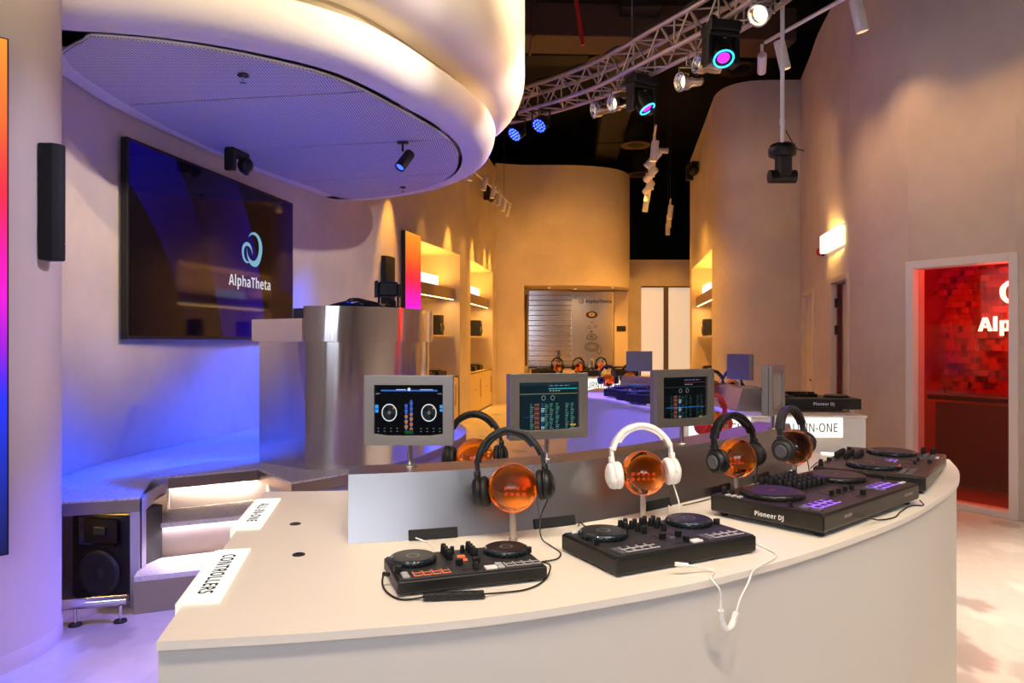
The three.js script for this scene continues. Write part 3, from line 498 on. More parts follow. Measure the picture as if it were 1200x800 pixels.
// black bracket cameras high on the walls
function bracketCam(p, y, turn, label, s = 1) {
  const o = thing('bracket_camera', label, 'camera', [p[0], y, p[1]], turn);
  meshOf('arch_bracket', [rbox(0.06 * s, 0.2 * s, 0.1 * s, 0.012, -0.12 * s, 0, 0.03), rbox(0.3 * s, 0.07 * s, 0.1 * s, 0.02, 0, 0.085 * s, 0.03)], M.black, o);
  meshOf('camera_head', [new THREE.SphereGeometry(0.075 * s, 20, 14).scale(1, 1.1, 1).translate(0.11 * s, 0.0, 0.05)], M.black, o);
  meshOf('lens', cyl(0.025 * s, 0.025 * s, 0.02, 14, 0.11 * s, -0.08 * s, 0.06), phys(0x203060, 0.1), o); return o;
}
bracketCam([-2.66, 6.95], 3.31, 1.4, 'black bracket camera under the canopy above the TV');
bracketCam([wlX(16.6) + 0.1, 16.6], 4.95, 1.4, 'black bracket camera high above the shelf niches', 1.5);
bracketCam([rwX(15.6) - 0.12, 15.6], 5.25, -1.5, 'black bracket camera high on the wall beside the rounded nose', 1.5);
// lit sign and red beacon above the ajar door
{
  const q = rbAt(9.3), o = thing('light_sign', 'glowing white sign box above the doors on the bulging wall', 'sign', [q.p[0] - 0.06, 2.9, q.p[1]], Math.atan2(q.dir[1], q.dir[0]));
  const t = canvasTex(512, 160, (x) => { x.fillStyle = '#fffaf0'; x.fillRect(0, 0, 512, 160); x.fillStyle = '#55504a'; x.font = '34px sans-serif'; x.fillText('STUDIO', 60, 74); x.fillText('LOUNGE', 60, 116); });
  meshOf('sign_box', rbox(0.98, 0.24, 0.08, 0.01), glow(0xffe2b0, 2.2), o);
  meshOf('sign_face', new THREE.PlaneGeometry(0.96, 0.22).translate(0, 0, 0.0415), new THREE.MeshStandardMaterial({ color: 0x111111, emissive: 0xffffff, emissiveMap: t, emissiveIntensity: 1.6 }), o);
  const c = V(q.p[0], 2.9, q.p[1]), t2 = new THREE.Vector3(q.dir[0], 0, -q.dir[1]);
  areaLight(V(q.p[0] - 0.05, 3.06, q.p[1]), new THREE.Vector3(0.25, 1, 0), 0.9, 0.08, 0xffc060, 22).rotation.set(Math.PI / 2, 0, Math.PI / 2); areaLight(V(q.p[0] - 0.05, 2.74, q.p[1]), new THREE.Vector3(0, -1, 0), 0.08, 0.9, 0xffc060, 14).rotation.set(-Math.PI / 2, 0, 0);
  const r = thing('beacon_light', 'small red beacon lamp at the end of the glowing sign', 'beacon', [rbAt(9.95).p[0] - 0.05, 2.83, 9.95], Math.atan2(q.dir[1], q.dir[0])); const b = meshOf('dome', lathe([[0, 0.06], [0.04, 0.05], [0.055, 0.02], [0.055, -0.02], [0, -0.02]], 20).rotateX(Math.PI / 2), std(0xa01410, 0.3), r); meshOf('base', cyl(0.06, 0.06, 0.03, 20).rotateX(Math.PI / 2).translate(0, 0, -0.03), M.grey, r);
}
// neon lettering in the studio
const font = await new FontLoader().loadAsync('fonts/droid/droid_sans_bold.typeface.json');
{
  const p = sp(0.16, 1.9); const o = thing('neon_sign', 'white neon lettering and swirl on the red-lit block wall behind glass', 'sign', [p[0], 1.72, p[1]], Math.atan2(su[1], su[0]));
  const m = glow(0xffd8b0, 4.5);
  meshOf('neon_letters', new TextGeometry('AlphaTheta', { font, size: 0.16, depth: 0.03, curveSegments: 4 }).translate(-0.36, 0, 0), m, o);
  meshOf('neon_swirl', new THREE.ExtrudeGeometry(logoShapes(0.42), { depth: 0.03, bevelEnabled: false }).translate(-0.13, 0.29, 0), m, o);
  const l = new THREE.PointLight(0xff4020, 1.3, 0, 2); l.position.copy(V(p[0] - 0.35, 1.9, p[1] - 0.25)); l.shadow.radius = 8; fixLights(l);
  const d = sp(0.5, 1.35); const desk = thing('studio_desk', 'dark desk standing against the red-lit block wall behind glass', 'desk', [d[0], 0, d[1]], Math.atan2(su[1], su[0])); meshOf('desk_top', rbox(1.9, 0.05, 0.6, 0.006, 0.1, 0.98, 0), M.brownBlack, desk); meshOf('modesty_panel', box(1.8, 0.9, 0.04, 0.1, 0.47, 0.2), std(0x5a1c14, 0.5), desk); meshOf('drawer_unit', rbox(0.5, 0.2, 0.4, 0.006, 0.5, 1.12, 0), M.black, desk);
}
// ---------- shelves and gear in the niches ----------
const signTex = canvasTex(512, 128, (x) => { x.fillStyle = '#fffdf6'; x.fillRect(0, 0, 512, 128); x.fillStyle = '#c9a0a0'; x.font = '40px sans-serif'; x.fillText('SPEAKERS', 120, 62); x.fillText('TURNTABLES', 120, 104); });
function monitorSpeaker(label, group) {
  const o = thing('studio_speaker', label, 'speaker', [0, 0, 0], 0, group);
  meshOf('cabinet', rbox(0.24, 0.38, 0.28, 0.012, 0, 0.19, 0), M.black, o);
  meshOf('woofer', lathe([[0, 0.0], [0.03, 0.012], [0.06, 0.0], [0.085, 0.018], [0.092, 0.02], [0.095, 0.0]], 24).rotateX(Math.PI / 2).translate(0, 0.13, 0.142), M.grey, o);
  meshOf('tweeter', lathe([[0, 0.014], [0.02, 0.01], [0.035, 0.0], [0.05, 0.012], [0.052, 0]], 20).rotateX(Math.PI / 2).translate(0, 0.29, 0.142), M.grey, o); return o;
}
const speakerProto = monitorSpeaker('black studio speaker on the shelf of the nearer niche', 'studio speakers on the niche shelves'); let firstSpeaker = true;
function nicheGear(P, a, b, who, flip) {                       // P(d): front line; furniture between a and b
  const mid = (a + b) / 2, p0 = P(a), p1 = P(b); const ang = Math.atan2(p1[1] - p0[1], p1[0] - p0[0]); const L = Math.hypot(p1[0] - p0[0], p1[1] - p0[1]);
  const c = [(p0[0] + p1[0]) / 2, (p0[1] + p1[1]) / 2];
  const at = (name, label, cat, y) => thing(name, label + ' ' + who, cat, [c[0], y, c[1]], ang);
  const z = v => v;                                            // local +z faces the room
  const sh = at('niche_shelf', 'thick brown shelf with light strip in', 'shelf', 2.43);
  meshOf('shelf_box', rbox(L - 0.02, 0.21, 0.42, 0.004, 0, 0.105, -0.3), M.shelf, sh);
  meshOf('led_light_strip', box(L - 0.1, 0.012, 0.02, 0, -0.006, -0.12), glow(0xffd890, 6), sh);
  areaLight(sh.localToWorld(new THREE.Vector3(0, -0.03, -0.2)), new THREE.Vector3(0, -1, 0), L - 0.2, 0.06, 0xffc060, 40).rotation.set(-Math.PI / 2, 0, ang);
  areaLight(sh.localToWorld(new THREE.Vector3(0, 0.27, -0.35)), new THREE.Vector3(0, 1, 0), L - 0.3, 0.1, 0xffb848, 50).rotation.set(Math.PI / 2, 0, -ang);
  const sg = at('light_sign', 'glowing white sign box on the brown shelf in', 'sign', 2.64); meshOf('sign_box', rbox(1.15, 0.18, 0.07, 0.006, -0.3, 0.09, -0.16), glow(0xfff2d8, 1.5), sg); meshOf('sign_face', new THREE.PlaneGeometry(1.13, 0.165).translate(-0.3, 0.09, -0.1235), new THREE.MeshStandardMaterial({ color: 0x111111, emissive: 0xffffff, emissiveMap: signTex, emissiveIntensity: 1.4 }), sg);
  const lo = at('niche_board', 'thin cream shelf board below the brown shelf in', 'shelf', 1.71); meshOf('board', rbox(L - 0.02, 0.025, 0.4, 0.004, 0, 0, -0.32), M.plasterNiche, lo);
  for (const t of [-0.28, 0.24]) {
    const w = lo.localToWorld(new THREE.Vector3(L * t, 0.0125, -0.3)); const lab = 'black speaker at ' + ((t < 0) === flip ? 'door' : 'stage') + ' end of thin shelf in ' + who;
    if (firstSpeaker) { firstSpeaker = false; speakerProto.position.copy(w); speakerProto.rotation.y = ang; speakerProto.userData.label = lab; speakerProto.userData.group = 'speakers in ' + who; } else copyOf(speakerProto, [w.x, w.y, -w.z], ang, lab, 'speakers in ' + who);
  }
  const cb = at('base_cabinet', 'low cream cabinet with dark edging in', 'cabinet', 0); meshOf('carcass', rbox(L - 0.03, 0.9, 0.66, 0.004, 0, 0.47, -0.36), M.cabinet, cb);
  const edge = 0.018; meshOf('edging', [box(L - 0.06, edge, 0.012, 0, 0.915, -0.028), box(edge, 0.88, 0.012, -L / 2 + 0.035, 0.48, -0.028), box(edge, 0.88, 0.012, L / 2 - 0.035, 0.48, -0.028), box(L - 0.06, edge, 0.012, 0, 0.045, -0.028)], M.edge, cb);
  for (const s of [-1, 1]) { const dr = meshOf('cabinet_door', rbox(L / 2 - 0.07, 0.82, 0.02, 0.004, s * (L / 4 - 0.01), 0.48, -0.025), M.cabinet, cb); meshOf('handle', rbox(0.02, 0.4, 0.012, 0.004, s * L / 4 + L / 4 - 0.2, 0.55, -0.012), M.edge, dr); meshOf('lock', cyl(0.014, 0.014, 0.01, 12).rotateX(Math.PI / 2).translate(s * L / 4 - 0.1, 0.55, -0.012), M.edge, dr); }
  ledStrip(P(a + (b - a) * 0.05), P(b - (b - a) * 0.05), 0.012, 0xffd080, 1.2, true, 'light strip at the cabinet foot in ' + who, 0).position.y = 0.012;
  // deck and mixer on top
  for (const t of [-0.27, 0.27]) { const w = cb.localToWorld(new THREE.Vector3(L * t, 0.923, -0.34)); deck([w.x, w.y, -w.z], ang, 'black turntable on the cabinet in ' + who, 'turntables in ' + who); }
  const w = cb.localToWorld(new THREE.Vector3(0, 0.923, -0.34)); mixer([w.x, w.y, -w.z], ang, 'black mixer between the turntables in ' + who);
}
// ---------- turntable, player and mixer ----------
let deckProto = null, mixerProto = null, playerProto = null;
function deck(at, turn, label, group) {
  if (deckProto) return copyOf(deckProto, at, turn, label, group);
  const o = deckProto = thing('turntable', label, 'turntable', at, turn, group);
  meshOf('plinth', rbox(0.45, 0.09, 0.36, 0.008, 0, 0.065, 0), M.black, o); for (const x of [-0.18, 0.18]) for (const z of [-0.14, 0.14]) meshOf('foot', cyl(0.03, 0.026, 0.02, 14, x, 0.01, z), M.rubber, o);
  meshOf('platter', lathe([[0, 0.022], [0.16, 0.022], [0.166, 0.016], [0.166, 0], [0, 0]], 36).translate(-0.05, 0.11, 0), M.darkGrey, o); meshOf('record', lathe([[0, 0.004], [0.15, 0.004], [0.15, 0], [0, 0]], 36).translate(-0.05, 0.132, 0), M.blackGloss, o);
  meshOf('tonearm', [cyl(0.03, 0.035, 0.03, 16, 0.17, 0.125, -0.1), rod(new THREE.Vector3(0.17, 0.155, -0.12), new THREE.Vector3(0.16, 0.15, 0.06), 0.006, 8), rod(new THREE.Vector3(0.16, 0.15, 0.06), new THREE.Vector3(0.09, 0.145, 0.1), 0.006, 8)], M.chrome, o);
  meshOf('pitch_fader', rbox(0.016, 0.014, 0.03, 0.003, 0.19, 0.117, 0.09), M.grey, o); meshOf('start_button', rbox(0.035, 0.008, 0.035, 0.003, -0.19, 0.114, 0.14), M.grey, o); return o;
}
const knobGeo = lathe([[0, 0.02], [0.006, 0.02], [0.007, 0.018], [0.0085, 0.0], [0, 0]], 12);
function mixer(at, turn, label) {
  if (mixerProto) return copyOf(mixerProto, at, turn, label);
  const o = mixerProto = thing('dj_mixer', label, 'mixer', at, turn);
  meshOf('chassis', rbox(0.32, 0.1, 0.38, 0.006, 0, 0.055, 0), M.black, o);
  for (let i = 0; i < 5; i++) for (let j = 0; j < 5; j++) { const k = meshOf('knob', knobGeo, j === 0 ? M.grey : M.rubber, o); k.position.set(-0.12 + i * 0.06, 0.105, -0.15 + j * 0.045); k.scale.setScalar(1.3); }
  for (let i = 0; i < 4; i++) meshOf('fader', rbox(0.018, 0.02, 0.012, 0.003, -0.09 + i * 0.06, 0.113, 0.1), M.grey, o);
  meshOf('crossfader', rbox(0.014, 0.02, 0.02, 0.003, 0.02, 0.113, 0.16), M.whitePlastic, o); return o;
}
function player(at, turn, label, group) {
  if (playerProto) return copyOf(playerProto, at, turn, label, group);
  const o = playerProto = thing('dj_player', label, 'DJ player', at, turn, group);
  const s = new THREE.Shape([[-0.2, 0.02], [0.2, 0.02], [0.2, 0.09], [-0.08, 0.12], [-0.2, 0.125]].map(p => new THREE.Vector2(...p))); const g = new THREE.ExtrudeGeometry(s, { depth: 0.32, bevelEnabled: true, bevelSize: 0.004, bevelThickness: 0.004, bevelSegments: 1 }); g.rotateY(-Math.PI / 2).translate(0.16, 0, 0); 
  meshOf('chassis', g, M.black, o);
  for (const x of [-0.13, 0.13]) for (const z of [-0.16, 0.16]) meshOf('foot', cyl(0.025, 0.025, 0.022, 14, x, 0.011, z), M.chrome, o);
  meshOf('jog_wheel', lathe([[0, 0.03], [0.09, 0.03], [0.103, 0.022], [0.105, 0], [0, 0]], 32).translate(-0.02, 0.1, 0.05), M.darkGrey, o);
  const scr = meshOf('screen', rbox(0.2, 0.012, 0.1, 0.003, -0.01, 0.132, -0.13), glow(0x3a6a90, 0.5), o);
  for (let i = 0; i < 6; i++) meshOf('button', rbox(0.018, 0.01, 0.012, 0.002, -0.14, 0.115 - i * 0.001, -0.06 + i * 0.04), M.grey, o);
  meshOf('tempo_fader', rbox(0.016, 0.016, 0.03, 0.003, 0.135, 0.112, 0.08), M.grey, o); return o;
}
nicheGear(d => [wlX(d), d], niches[0][0] + 0.02, niches[0][1] - 0.02, 'the niche beside the LED banner', false);
nicheGear(d => [wlX(d), d], niches[1][0] + 0.02, niches[1][1] - 0.02, 'the niche next to the alcove wall', false);
nicheGear(d => [rwX(d), d], 17.18, 13.37, 'the niche by the rounded nose wall', true);

// ---------- alcove with steel shutter ----------
{
  const dz = 20.44;
  const sh = thing('steel_shutter', 'horizontal-slatted steel shutter in the far alcove', 'shutter', [1.07, 0, dz]);
  const slatGeo = new THREE.CylinderGeometry(0.16, 0.16, 1.2, 10, 1, false, -0.48, 0.96).rotateZ(Math.PI / 2).rotateX(Math.PI / 2).translate(0, 0, 0); { slatGeo.computeBoundingBox(); const c = slatGeo.boundingBox.getCenter(new THREE.Vector3()); slatGeo.translate(-c.x, -c.y, -c.z); }
  for (let i = 0; i < 16; i++) { const m = meshOf('slat', slatGeo, phys(0xc8bfb8, 0.22, { metalness: 1 }), sh); m.position.set(0, 0.98 + i * 0.142, 0); }
  meshOf('backing', box(1.2, 2.3, 0.02, 0, 2.0, -0.06), M.boothSteel, sh);
  const pn = thing('engraved_steel_board', 'tall steel panel engraved with swirl logo and exploded headphone drawing', 'panel', [2.27, 0, dz]); meshOf('sheet', rbox(1.2, 3.0, 0.05, 0.006, 0, 1.5, 0), M.boothSteel, pn);
  const d = decal('print', 1.1, 2.4, 440, 960, (x) => {
    x.clearRect(0, 0, 440, 960); x.fillStyle = '#2a1c14'; drawLogo(x, 60, 60, 52); x.font = 'bold 54px sans-serif'; x.fillText('AlphaTheta', 138, 106);
    x.strokeStyle = '#3a2a20'; x.lineWidth = 6; const el = (cx, cy, a, b, f) => { x.beginPath(); x.ellipse(cx, cy, a, b, 0, 0, 7); f ? x.fill() : x.stroke(); };
    el(210, 240, 66, 40, true); x.fillStyle = '#c8b090'; el(210, 236, 34, 20, true); x.fillStyle = '#2a1c14'; el(210, 236, 14, 8, true); el(210, 320, 8, 5, true); x.lineWidth = 3; el(180, 380, 22, 12); el(250, 370, 18, 14); el(205, 430, 14, 9, true); x.lineWidth = 8; el(210, 490, 54, 32); el(210, 490, 20, 12); x.lineWidth = 3; for (const [a, b] of [[80, 52], [70, 44], [60, 36], [40, 26]]) el(210, 600, a, b); el(290, 630, 26, 50); }, pn, { clear: true });
  d.position.set(0, 1.75, 0.031);
  const rp = thing('beige_panel', 'plain beige wall panel with small black sign in the far alcove', 'panel', [3.07, 0, dz - 0.02]); meshOf('sheet', rbox(0.38, 3.0, 0.04, 0.006, 0, 1.5, 0), M.door, rp); meshOf('notice', rbox(0.26, 0.15, 0.02, 0.004, 0, 1.96, 0.03), M.black, rp);
  const dk = thing('dark_panel', 'dark brown side panel of the far alcove', 'panel', [0.38, 0, 19.6]); meshOf('sheet', rbox(0.05, 1.9, 0.7, 0.006, 0, 1.9, 0), std(0x4a3428, 0.6), dk);
  for (const [x, d0] of [[1.0, 19.5], [1.75, 20.0], [2.7, 19.5]]) { const o = thing('downlight', 'small round downlight in the alcove ceiling', 'downlight', [x, 3.05, d0], 0, 'downlights in the alcove ceiling'); meshOf('trim_ring', lathe([[0.03, 0], [0.05, 0], [0.05, -0.008], [0.03, -0.008]], 20), M.whitePlastic, o); meshOf('lamp_lens', cyl(0.03, 0.03, 0.006, 16, 0, -0.004, 0), glow(0xffe8b0, 8), o); spotLight(V(x, 3.03, d0), V(x, 0, d0 + 0.6), 0xffb050, 9, 50, 0.8, 2); }
  const bar = thing('back_counter', 'dark counter against the steel shutter', 'counter', [1.8, 0, 20]); meshOf('worktop', rbox(2.7, 0.05, 0.6, 0.006, 0, 0.9, 0.1), M.brownBlack, bar); meshOf('counter_body', rbox(2.65, 0.87, 0.5, 0.004, 0, 0.437, 0.08), M.door, bar);
}
// ================= headphone stands =================
const SR = 0.074, SC = 0.158;                                  // sphere radius and height of its centre above the counter
let standProto = null;
function stand(p, label) {
  if (standProto) return copyOf(standProto, [p[0], 1.0, p[1]], 0, label);
  const o = standProto = thing('headphone_stand', label, 'headphone stand', [p[0], 1.0, p[1]]);
  meshOf('sphere', new THREE.SphereGeometry(SR, 48, 32).translate(0, SC, 0), M.orange, o);
  meshOf('pole', cyl(0.0095, 0.0095, SC - SR + 0.004, 20, 0, (SC - SR + 0.004) / 2 + 0.001, 0), M.alu, o);
  meshOf('collar', cyl(0.013, 0.014, 0.004, 20, 0, 0.003, 0), M.alu, o); return o;
}
function headphones(p, turn, tilt, roll, mat, pad, label, o2 = {}) {
  const o = thing('headphones', label, 'headphones', [p[0], 1.0 + SC, p[1]], 0);
  o.rotation.order = 'YXZ'; o.rotation.set(tilt, turn, roll); o.updateMatrixWorld(true);
  const top = o2.top || 0.158, R = 0.098;
  const line = []; for (let i = 0; i <= 40; i++) { const a = Math.PI * (1 - i / 40); line.push([R * Math.cos(a) * (1 - 0.04 * Math.sin(a)), 0.052 + (top - 0.052) * Math.sin(a)]); }
  const bandOf = (t0, t1, w, i0, i1) => { const part = line.slice(i0, i1); const poly = [...offset(part, -t0), ...offset(part, -t1).reverse()].map(q => new THREE.Vector2(q[0], q[1])); const g = new THREE.ExtrudeGeometry(new THREE.Shape(poly), { depth: w, bevelEnabled: true, bevelSize: 0.002, bevelThickness: 0.003, bevelSegments: 2 }); return toCreasedNormals(g.translate(0, 0, -w / 2), 0.6); };
  meshOf('headband', bandOf(0.0, 0.012, 0.03, 4, 37), mat, o);
  meshOf('headband_pad', bandOf(-0.008, -0.001, 0.024, 8, 33), pad, o);
  for (const s of [-1, 1]) {
    meshOf('slider', [rbox(0.011, 0.05, 0.024, 0.003, s * (R + 0.004), 0.07, 0), rbox(0.018, 0.022, 0.03, 0.005, s * (R + 0.006), 0.052, 0)], mat, o);
    const yoke = new THREE.TorusGeometry(0.047, 0.0042, 8, 24, Math.PI); meshOf('yoke', yoke.rotateY(Math.PI / 2).translate(s * (SR + 0.027), 0.002, 0), mat, o);
    const cup = meshOf('ear_cup', lathe([[0, 0.022], [0.03, 0.022], [0.041, 0.016], [0.045, 0.006], [0.045, -0.004], [0.04, -0.009], [0, -0.009]], 28).rotateZ(-s * Math.PI / 2).translate(s * (SR + 0.027), 0, 0), mat, o);
    meshOf('ear_cushion', new THREE.TorusGeometry(0.0345, 0.0115, 12, 28).rotateY(Math.PI / 2).translate(s * (SR + 0.0115), 0, 0), pad, o);
    meshOf('cup_cap', cyl(0.023, 0.027, 0.004, 24).rotateZ(-s * Math.PI / 2).translate(s * (SR + 0.05), 0, 0), o2.cap || M.darkGrey, cup);
  }
  return o;
}
const outerStands = [[0.003, 2.19], [0.440, 2.435], [0.852, 2.752], [1.184, 3.04]];
const looks = ['in front of the console, carrying black headphones with a thick cord', 'carrying the white headphones', 'behind the widest controller, carrying black headphones', 'at the end of the console, carrying black headphones'];
outerStands.forEach((p, i) => stand(p, 'orange glass ball stand ' + looks[i]));
stand([-0.14, 2.76], 'orange glass ball stand on the far side of the console'); stand([1.07, 3.85], 'orange glass ball stand carrying the red headphones');
const hp1 = headphones(outerStands[0], -0.15, -0.12, 0.14, M.black, M.rubber, 'black over-ear headphones on the ball beside the smallest controller', { top: 0.17, cap: M.darkGrey });
const hp2 = headphones(outerStands[1], 0.1, -0.1, 0.06, M.whitePlastic, M.whitePlastic, 'white over-ear headphones on an orange ball', { top: 0.155, cap: M.whitePlastic });
const hp3 = headphones(outerStands[2], 0.5, -0.15, 0.05, M.black, M.blackMatte, 'black over-ear headphones on the ball behind the widest controller', { top: 0.16, cap: M.grey });
const hp4 = headphones(outerStands[3], 0.75, -0.15, 0.05, M.darkGrey, M.black, 'black over-ear headphones on the ball at the console end', { top: 0.16, cap: M.grey });
headphones([-0.14, 2.76], -0.1, 0.05, 0.05, M.black, M.rubber, 'black headphones on the ball behind the console', { top: 0.165 });
headphones([1.07, 3.85], 0.7, 0.0, 0.0, M.redPlastic, M.redPlastic, 'glossy red headphones on the ball behind the console', { top: 0.155, cap: M.redPlastic });
const onTop = (px, py, h = 1.004) => { const g = G(px, py, h); return V(g[0], h, g[1]); };
// cords
wpart('cord', tube([hp1.localToWorld(new THREE.Vector3(SR + 0.027, -0.044, 0)), V(0.085, 1.07, 2.17), V(0.088, 1.02, 2.13), onTop(645, 639), onTop(657, 648), onTop(652, 655), onTop(636, 658, 1.006), onTop(628, 663, 1.03)], 0.0022, 80), M.black, hp1);
wpart('cord', tube([onTop(449, 674, 1.03), onTop(448, 683, 1.012), onTop(455, 695), onTop(470, 702), onTop(488, 701), onTop(497, 699, 1.008)], 0.0024, 60), M.black, hp1);
wpart('cord', tube([onTop(565, 696, 1.008), onTop(590, 694), onTop(614, 691), onTop(632, 684), onTop(643, 672, 1.006), onTop(645, 663, 1.02), onTop(636, 658, 1.04)], 0.0022, 60), M.black, hp1);
{ const a = onTop(496, 699, 1.011), b = onTop(567, 696, 1.011), pts = []; const v = b.clone().sub(a), L = v.length(), u = v.clone().normalize(), n = new THREE.Vector3(-u.z, 0, u.x); for (let i = 0; i <= 44 * 8; i++) { const t = i / (44 * 8), an = i / 8 * Math.PI * 2; pts.push(a.clone().addScaledVector(u, t * L).addScaledVector(n, 0.0075 * Math.cos(an)).add(new THREE.Vector3(0, 0.0075 * Math.sin(an), 0))); } wpart('coiled_cord', tube(pts, 0.0026, 700, 5), M.black, hp1); }
wpart('plug', rod(onTop(449, 672, 1.03), onTop(456, 673, 1.03), 0.005), M.rubber, hp1);
wpart('cord', tube([hp2.localToWorld(new THREE.Vector3(SR + 0.027, -0.044, 0)), V(0.56, 1.06, 2.43), V(0.575, 1.005, 2.46), onTop(791, 584), onTop(784, 592), onTop(786, 604), onTop(800, 612), onTop(830, 618)], 0.0028, 80), M.whitePlastic, hp2);
wpart('cord', tube([onTop(795, 661, 1.028), onTop(812, 663, 1.02), onTop(835, 668, 1.006), V(0.500, 1.006, 1.815), V(0.515, 0.985, 1.80), V(0.52, 0.955, 1.805), V(0.519, 0.93, 1.805)], 0.0026, 70), M.whitePlastic, hp2);
wpart('cord', tube([V(0.568, 0.915, 1.835), V(0.578, 0.945, 1.84), V(0.605, 0.985, 1.855), V(0.62, 1.003, 1.875), onTop(910, 650), onTop(900, 643), onTop(884, 636), onTop(872, 631)], 0.0026, 70), M.whitePlastic, hp2);
{ const path = new THREE.CatmullRomCurve3([V(0.519, 0.932, 1.805), V(0.523, 0.905, 1.808), V(0.535, 0.882, 1.813), V(0.55, 0.884, 1.822), V(0.568, 0.917, 1.835)]); const pts = []; const N = 40 * 8; const fr = path.computeFrenetFrames(N); for (let i = 0; i <= N; i++) { const an = i / 8 * Math.PI * 2; pts.push(path.getPoint(i / N).addScaledVector(fr.normals[i], 0.006 * Math.cos(an)).addScaledVector(fr.binormals[i], 0.006 * Math.sin(an))); } wpart('coiled_cord', tube(pts, 0.0026, 640, 5), M.whitePlastic, hp2); wpart('plug', rod(onTop(791, 660.5, 1.03), onTop(806, 662, 1.026), 0.0055), M.whitePlastic, hp2); }
wpart('cord', tube([hp3.localToWorld(new THREE.Vector3(SR + 0.027, -0.044, 0)), V(0.925, 1.05, 2.75), V(0.935, 1.008, 2.74), onTop(889, 570), onTop(900, 572), onTop(912, 570)], 0.0022, 50), M.black, hp3);
wpart('cord', tube([hp4.localToWorld(new THREE.Vector3(SR + 0.02, -0.034, 0)), V(1.25, 1.05, 3.05), V(1.255, 1.006, 3.07), onTop(950, 556)], 0.0022, 40), M.black, hp4);

// ================= screens on the console =================
function uiDecks(x, w, h) {
  x.fillStyle = '#04060a'; x.fillRect(0, 0, w, h); x.fillStyle = '#3a6fd0'; x.fillRect(60, 48, w - 120, 12); x.fillStyle = '#c8dcff'; x.fillRect(200, 44, 90, 6); x.fillRect(w - 220, 44, 120, 5);
  x.fillStyle = '#dfe6ea'; x.font = '14px sans-serif'; x.fillText('0:42.1', 14, 84); x.fillText('1:10.5', w - 60, 84); x.beginPath(); x.arc(w / 2, 44, 14, 0, 7); x.fill();
  for (const cx of [138, w - 138]) { x.strokeStyle = '#e8ecee'; x.lineWidth = 9; x.beginPath(); x.arc(cx, 230, 66, 0, 7); x.stroke(); x.fillStyle = '#23282c'; x.beginPath(); x.arc(cx, 230, 60, 0, 7); x.fill(); x.fillStyle = '#101418'; x.beginPath(); x.moveTo(cx, 230); x.arc(cx, 230, 60, 0.4, 1.2); x.fill(); x.beginPath(); x.moveTo(cx, 230); x.arc(cx, 230, 60, 3.5, 4.3); x.fill(); x.fillStyle = '#6a7074'; x.beginPath(); x.arc(cx, 230, 15, 0, 7); x.fill(); x.fillStyle = '#f09020'; x.fillRect(cx + 34, 186, 14, 14); }
  for (const [cx, y0] of [[w / 2 - 26, 160], [w / 2 + 20, 130]]) for (let y = y0; y < 365; y += 4) { const q = (y * 7 % 31) / 31; x.fillStyle = y < 235 ? '#4a74e0' : (q > 0.45 ? '#e09040' : '#4a74e0'); const b = 6 + 12 * q; x.fillRect(cx - b, y, 2 * b, 3); }
  x.fillStyle = '#38a0f0'; x.fillRect(2, 168, 36, 30); x.fillRect(2, 204, 36, 26); x.fillRect(w - 38, 168, 36, 26); x.fillRect(w - 38, 200, 36, 20);
  x.fillStyle = '#7a868c'; for (let i = 0; i < 4; i++) for (let j = 0; j < 2; j++) { x.fillRect(30 + i * 58, 352 + j * 24, 14, 6); x.fillRect(w - 44 - i * 58, 352 + j * 24, 14, 6); } x.fillStyle = '#1c4a2c'; x.fillRect(w / 2 - 40, 372, 80, 26);
}
function uiList(dark) { return (x, w, h) => {
  x.fillStyle = dark ? '#05090b' : '#12242b'; x.fillRect(0, 0, w, h); x.fillStyle = dark ? '#0a1416' : '#1c3238'; x.fillRect(0, 0, w, 34);
  for (let i = 0; i < 18; i++) { x.fillStyle = ['#3a6fd0', '#c04a80', '#cfd8da', '#3aa0c0'][i % 4]; x.fillRect(w * 0.5 + i * 13, 36, 8, 6); }
  x.fillStyle = dark ? '#8a2038' : '#28b0a8'; x.fillRect(w * 0.5, 60, w * 0.48, dark ? 5 : 9); x.fillStyle = dark ? '#3a4444' : '#8a8a60'; x.fillRect(0, 104, w, 5); x.fillStyle = '#c8d4d6'; for (let i = 0; i < 4; i++) x.fillRect(w * 0.52 + i * 30, 80, 18, 5);
  x.strokeStyle = '#b8c4c8'; x.lineWidth = 3; for (const cx of [w * 0.42, w * 0.57]) { x.beginPath(); x.arc(cx, 142, 19, 0, 7); x.stroke(); }
  const cols = [0.2, 0.27, 0.38, 0.44, 0.52, 0.62, 0.78, 0.87];
  for (let y = 190; y < 420; y += 13) cols.forEach((c, i) => { const q = ((y * 13 + i * 47) % 29) / 29; x.fillStyle = i === 1 ? ['#7a3a30', '#8a5a3a', '#5a2a3a'][y % 3] : i === 2 ? (q > 0.5 ? '#d8ecf4' : '#2a6a9a') : dark ? ['#2a4a44', '#1c3a38', '#3a5a54'][(y + i) % 3] : ['#7a9a90', '#5a7a74', '#3aa08a'][(y + i) % 3]; x.fillRect(c * w, y, (i === 1 ? 0.08 : 0.03 + 0.035 * q) * w, i === 1 ? 11 : 5); });
  x.fillStyle = '#2a62b8'; x.fillRect(w * 0.1, 300, dark ? w * 0.86 : w * 0.2, dark ? 8 : 2); x.fillStyle = '#e0a020'; if (!dark) { x.fillRect(w * 0.86, 370, 60, 12); x.fillRect(w * 0.86, 404, 60, 18); } else { x.fillRect(w * 0.84, 396, 40, 10); }
}; }
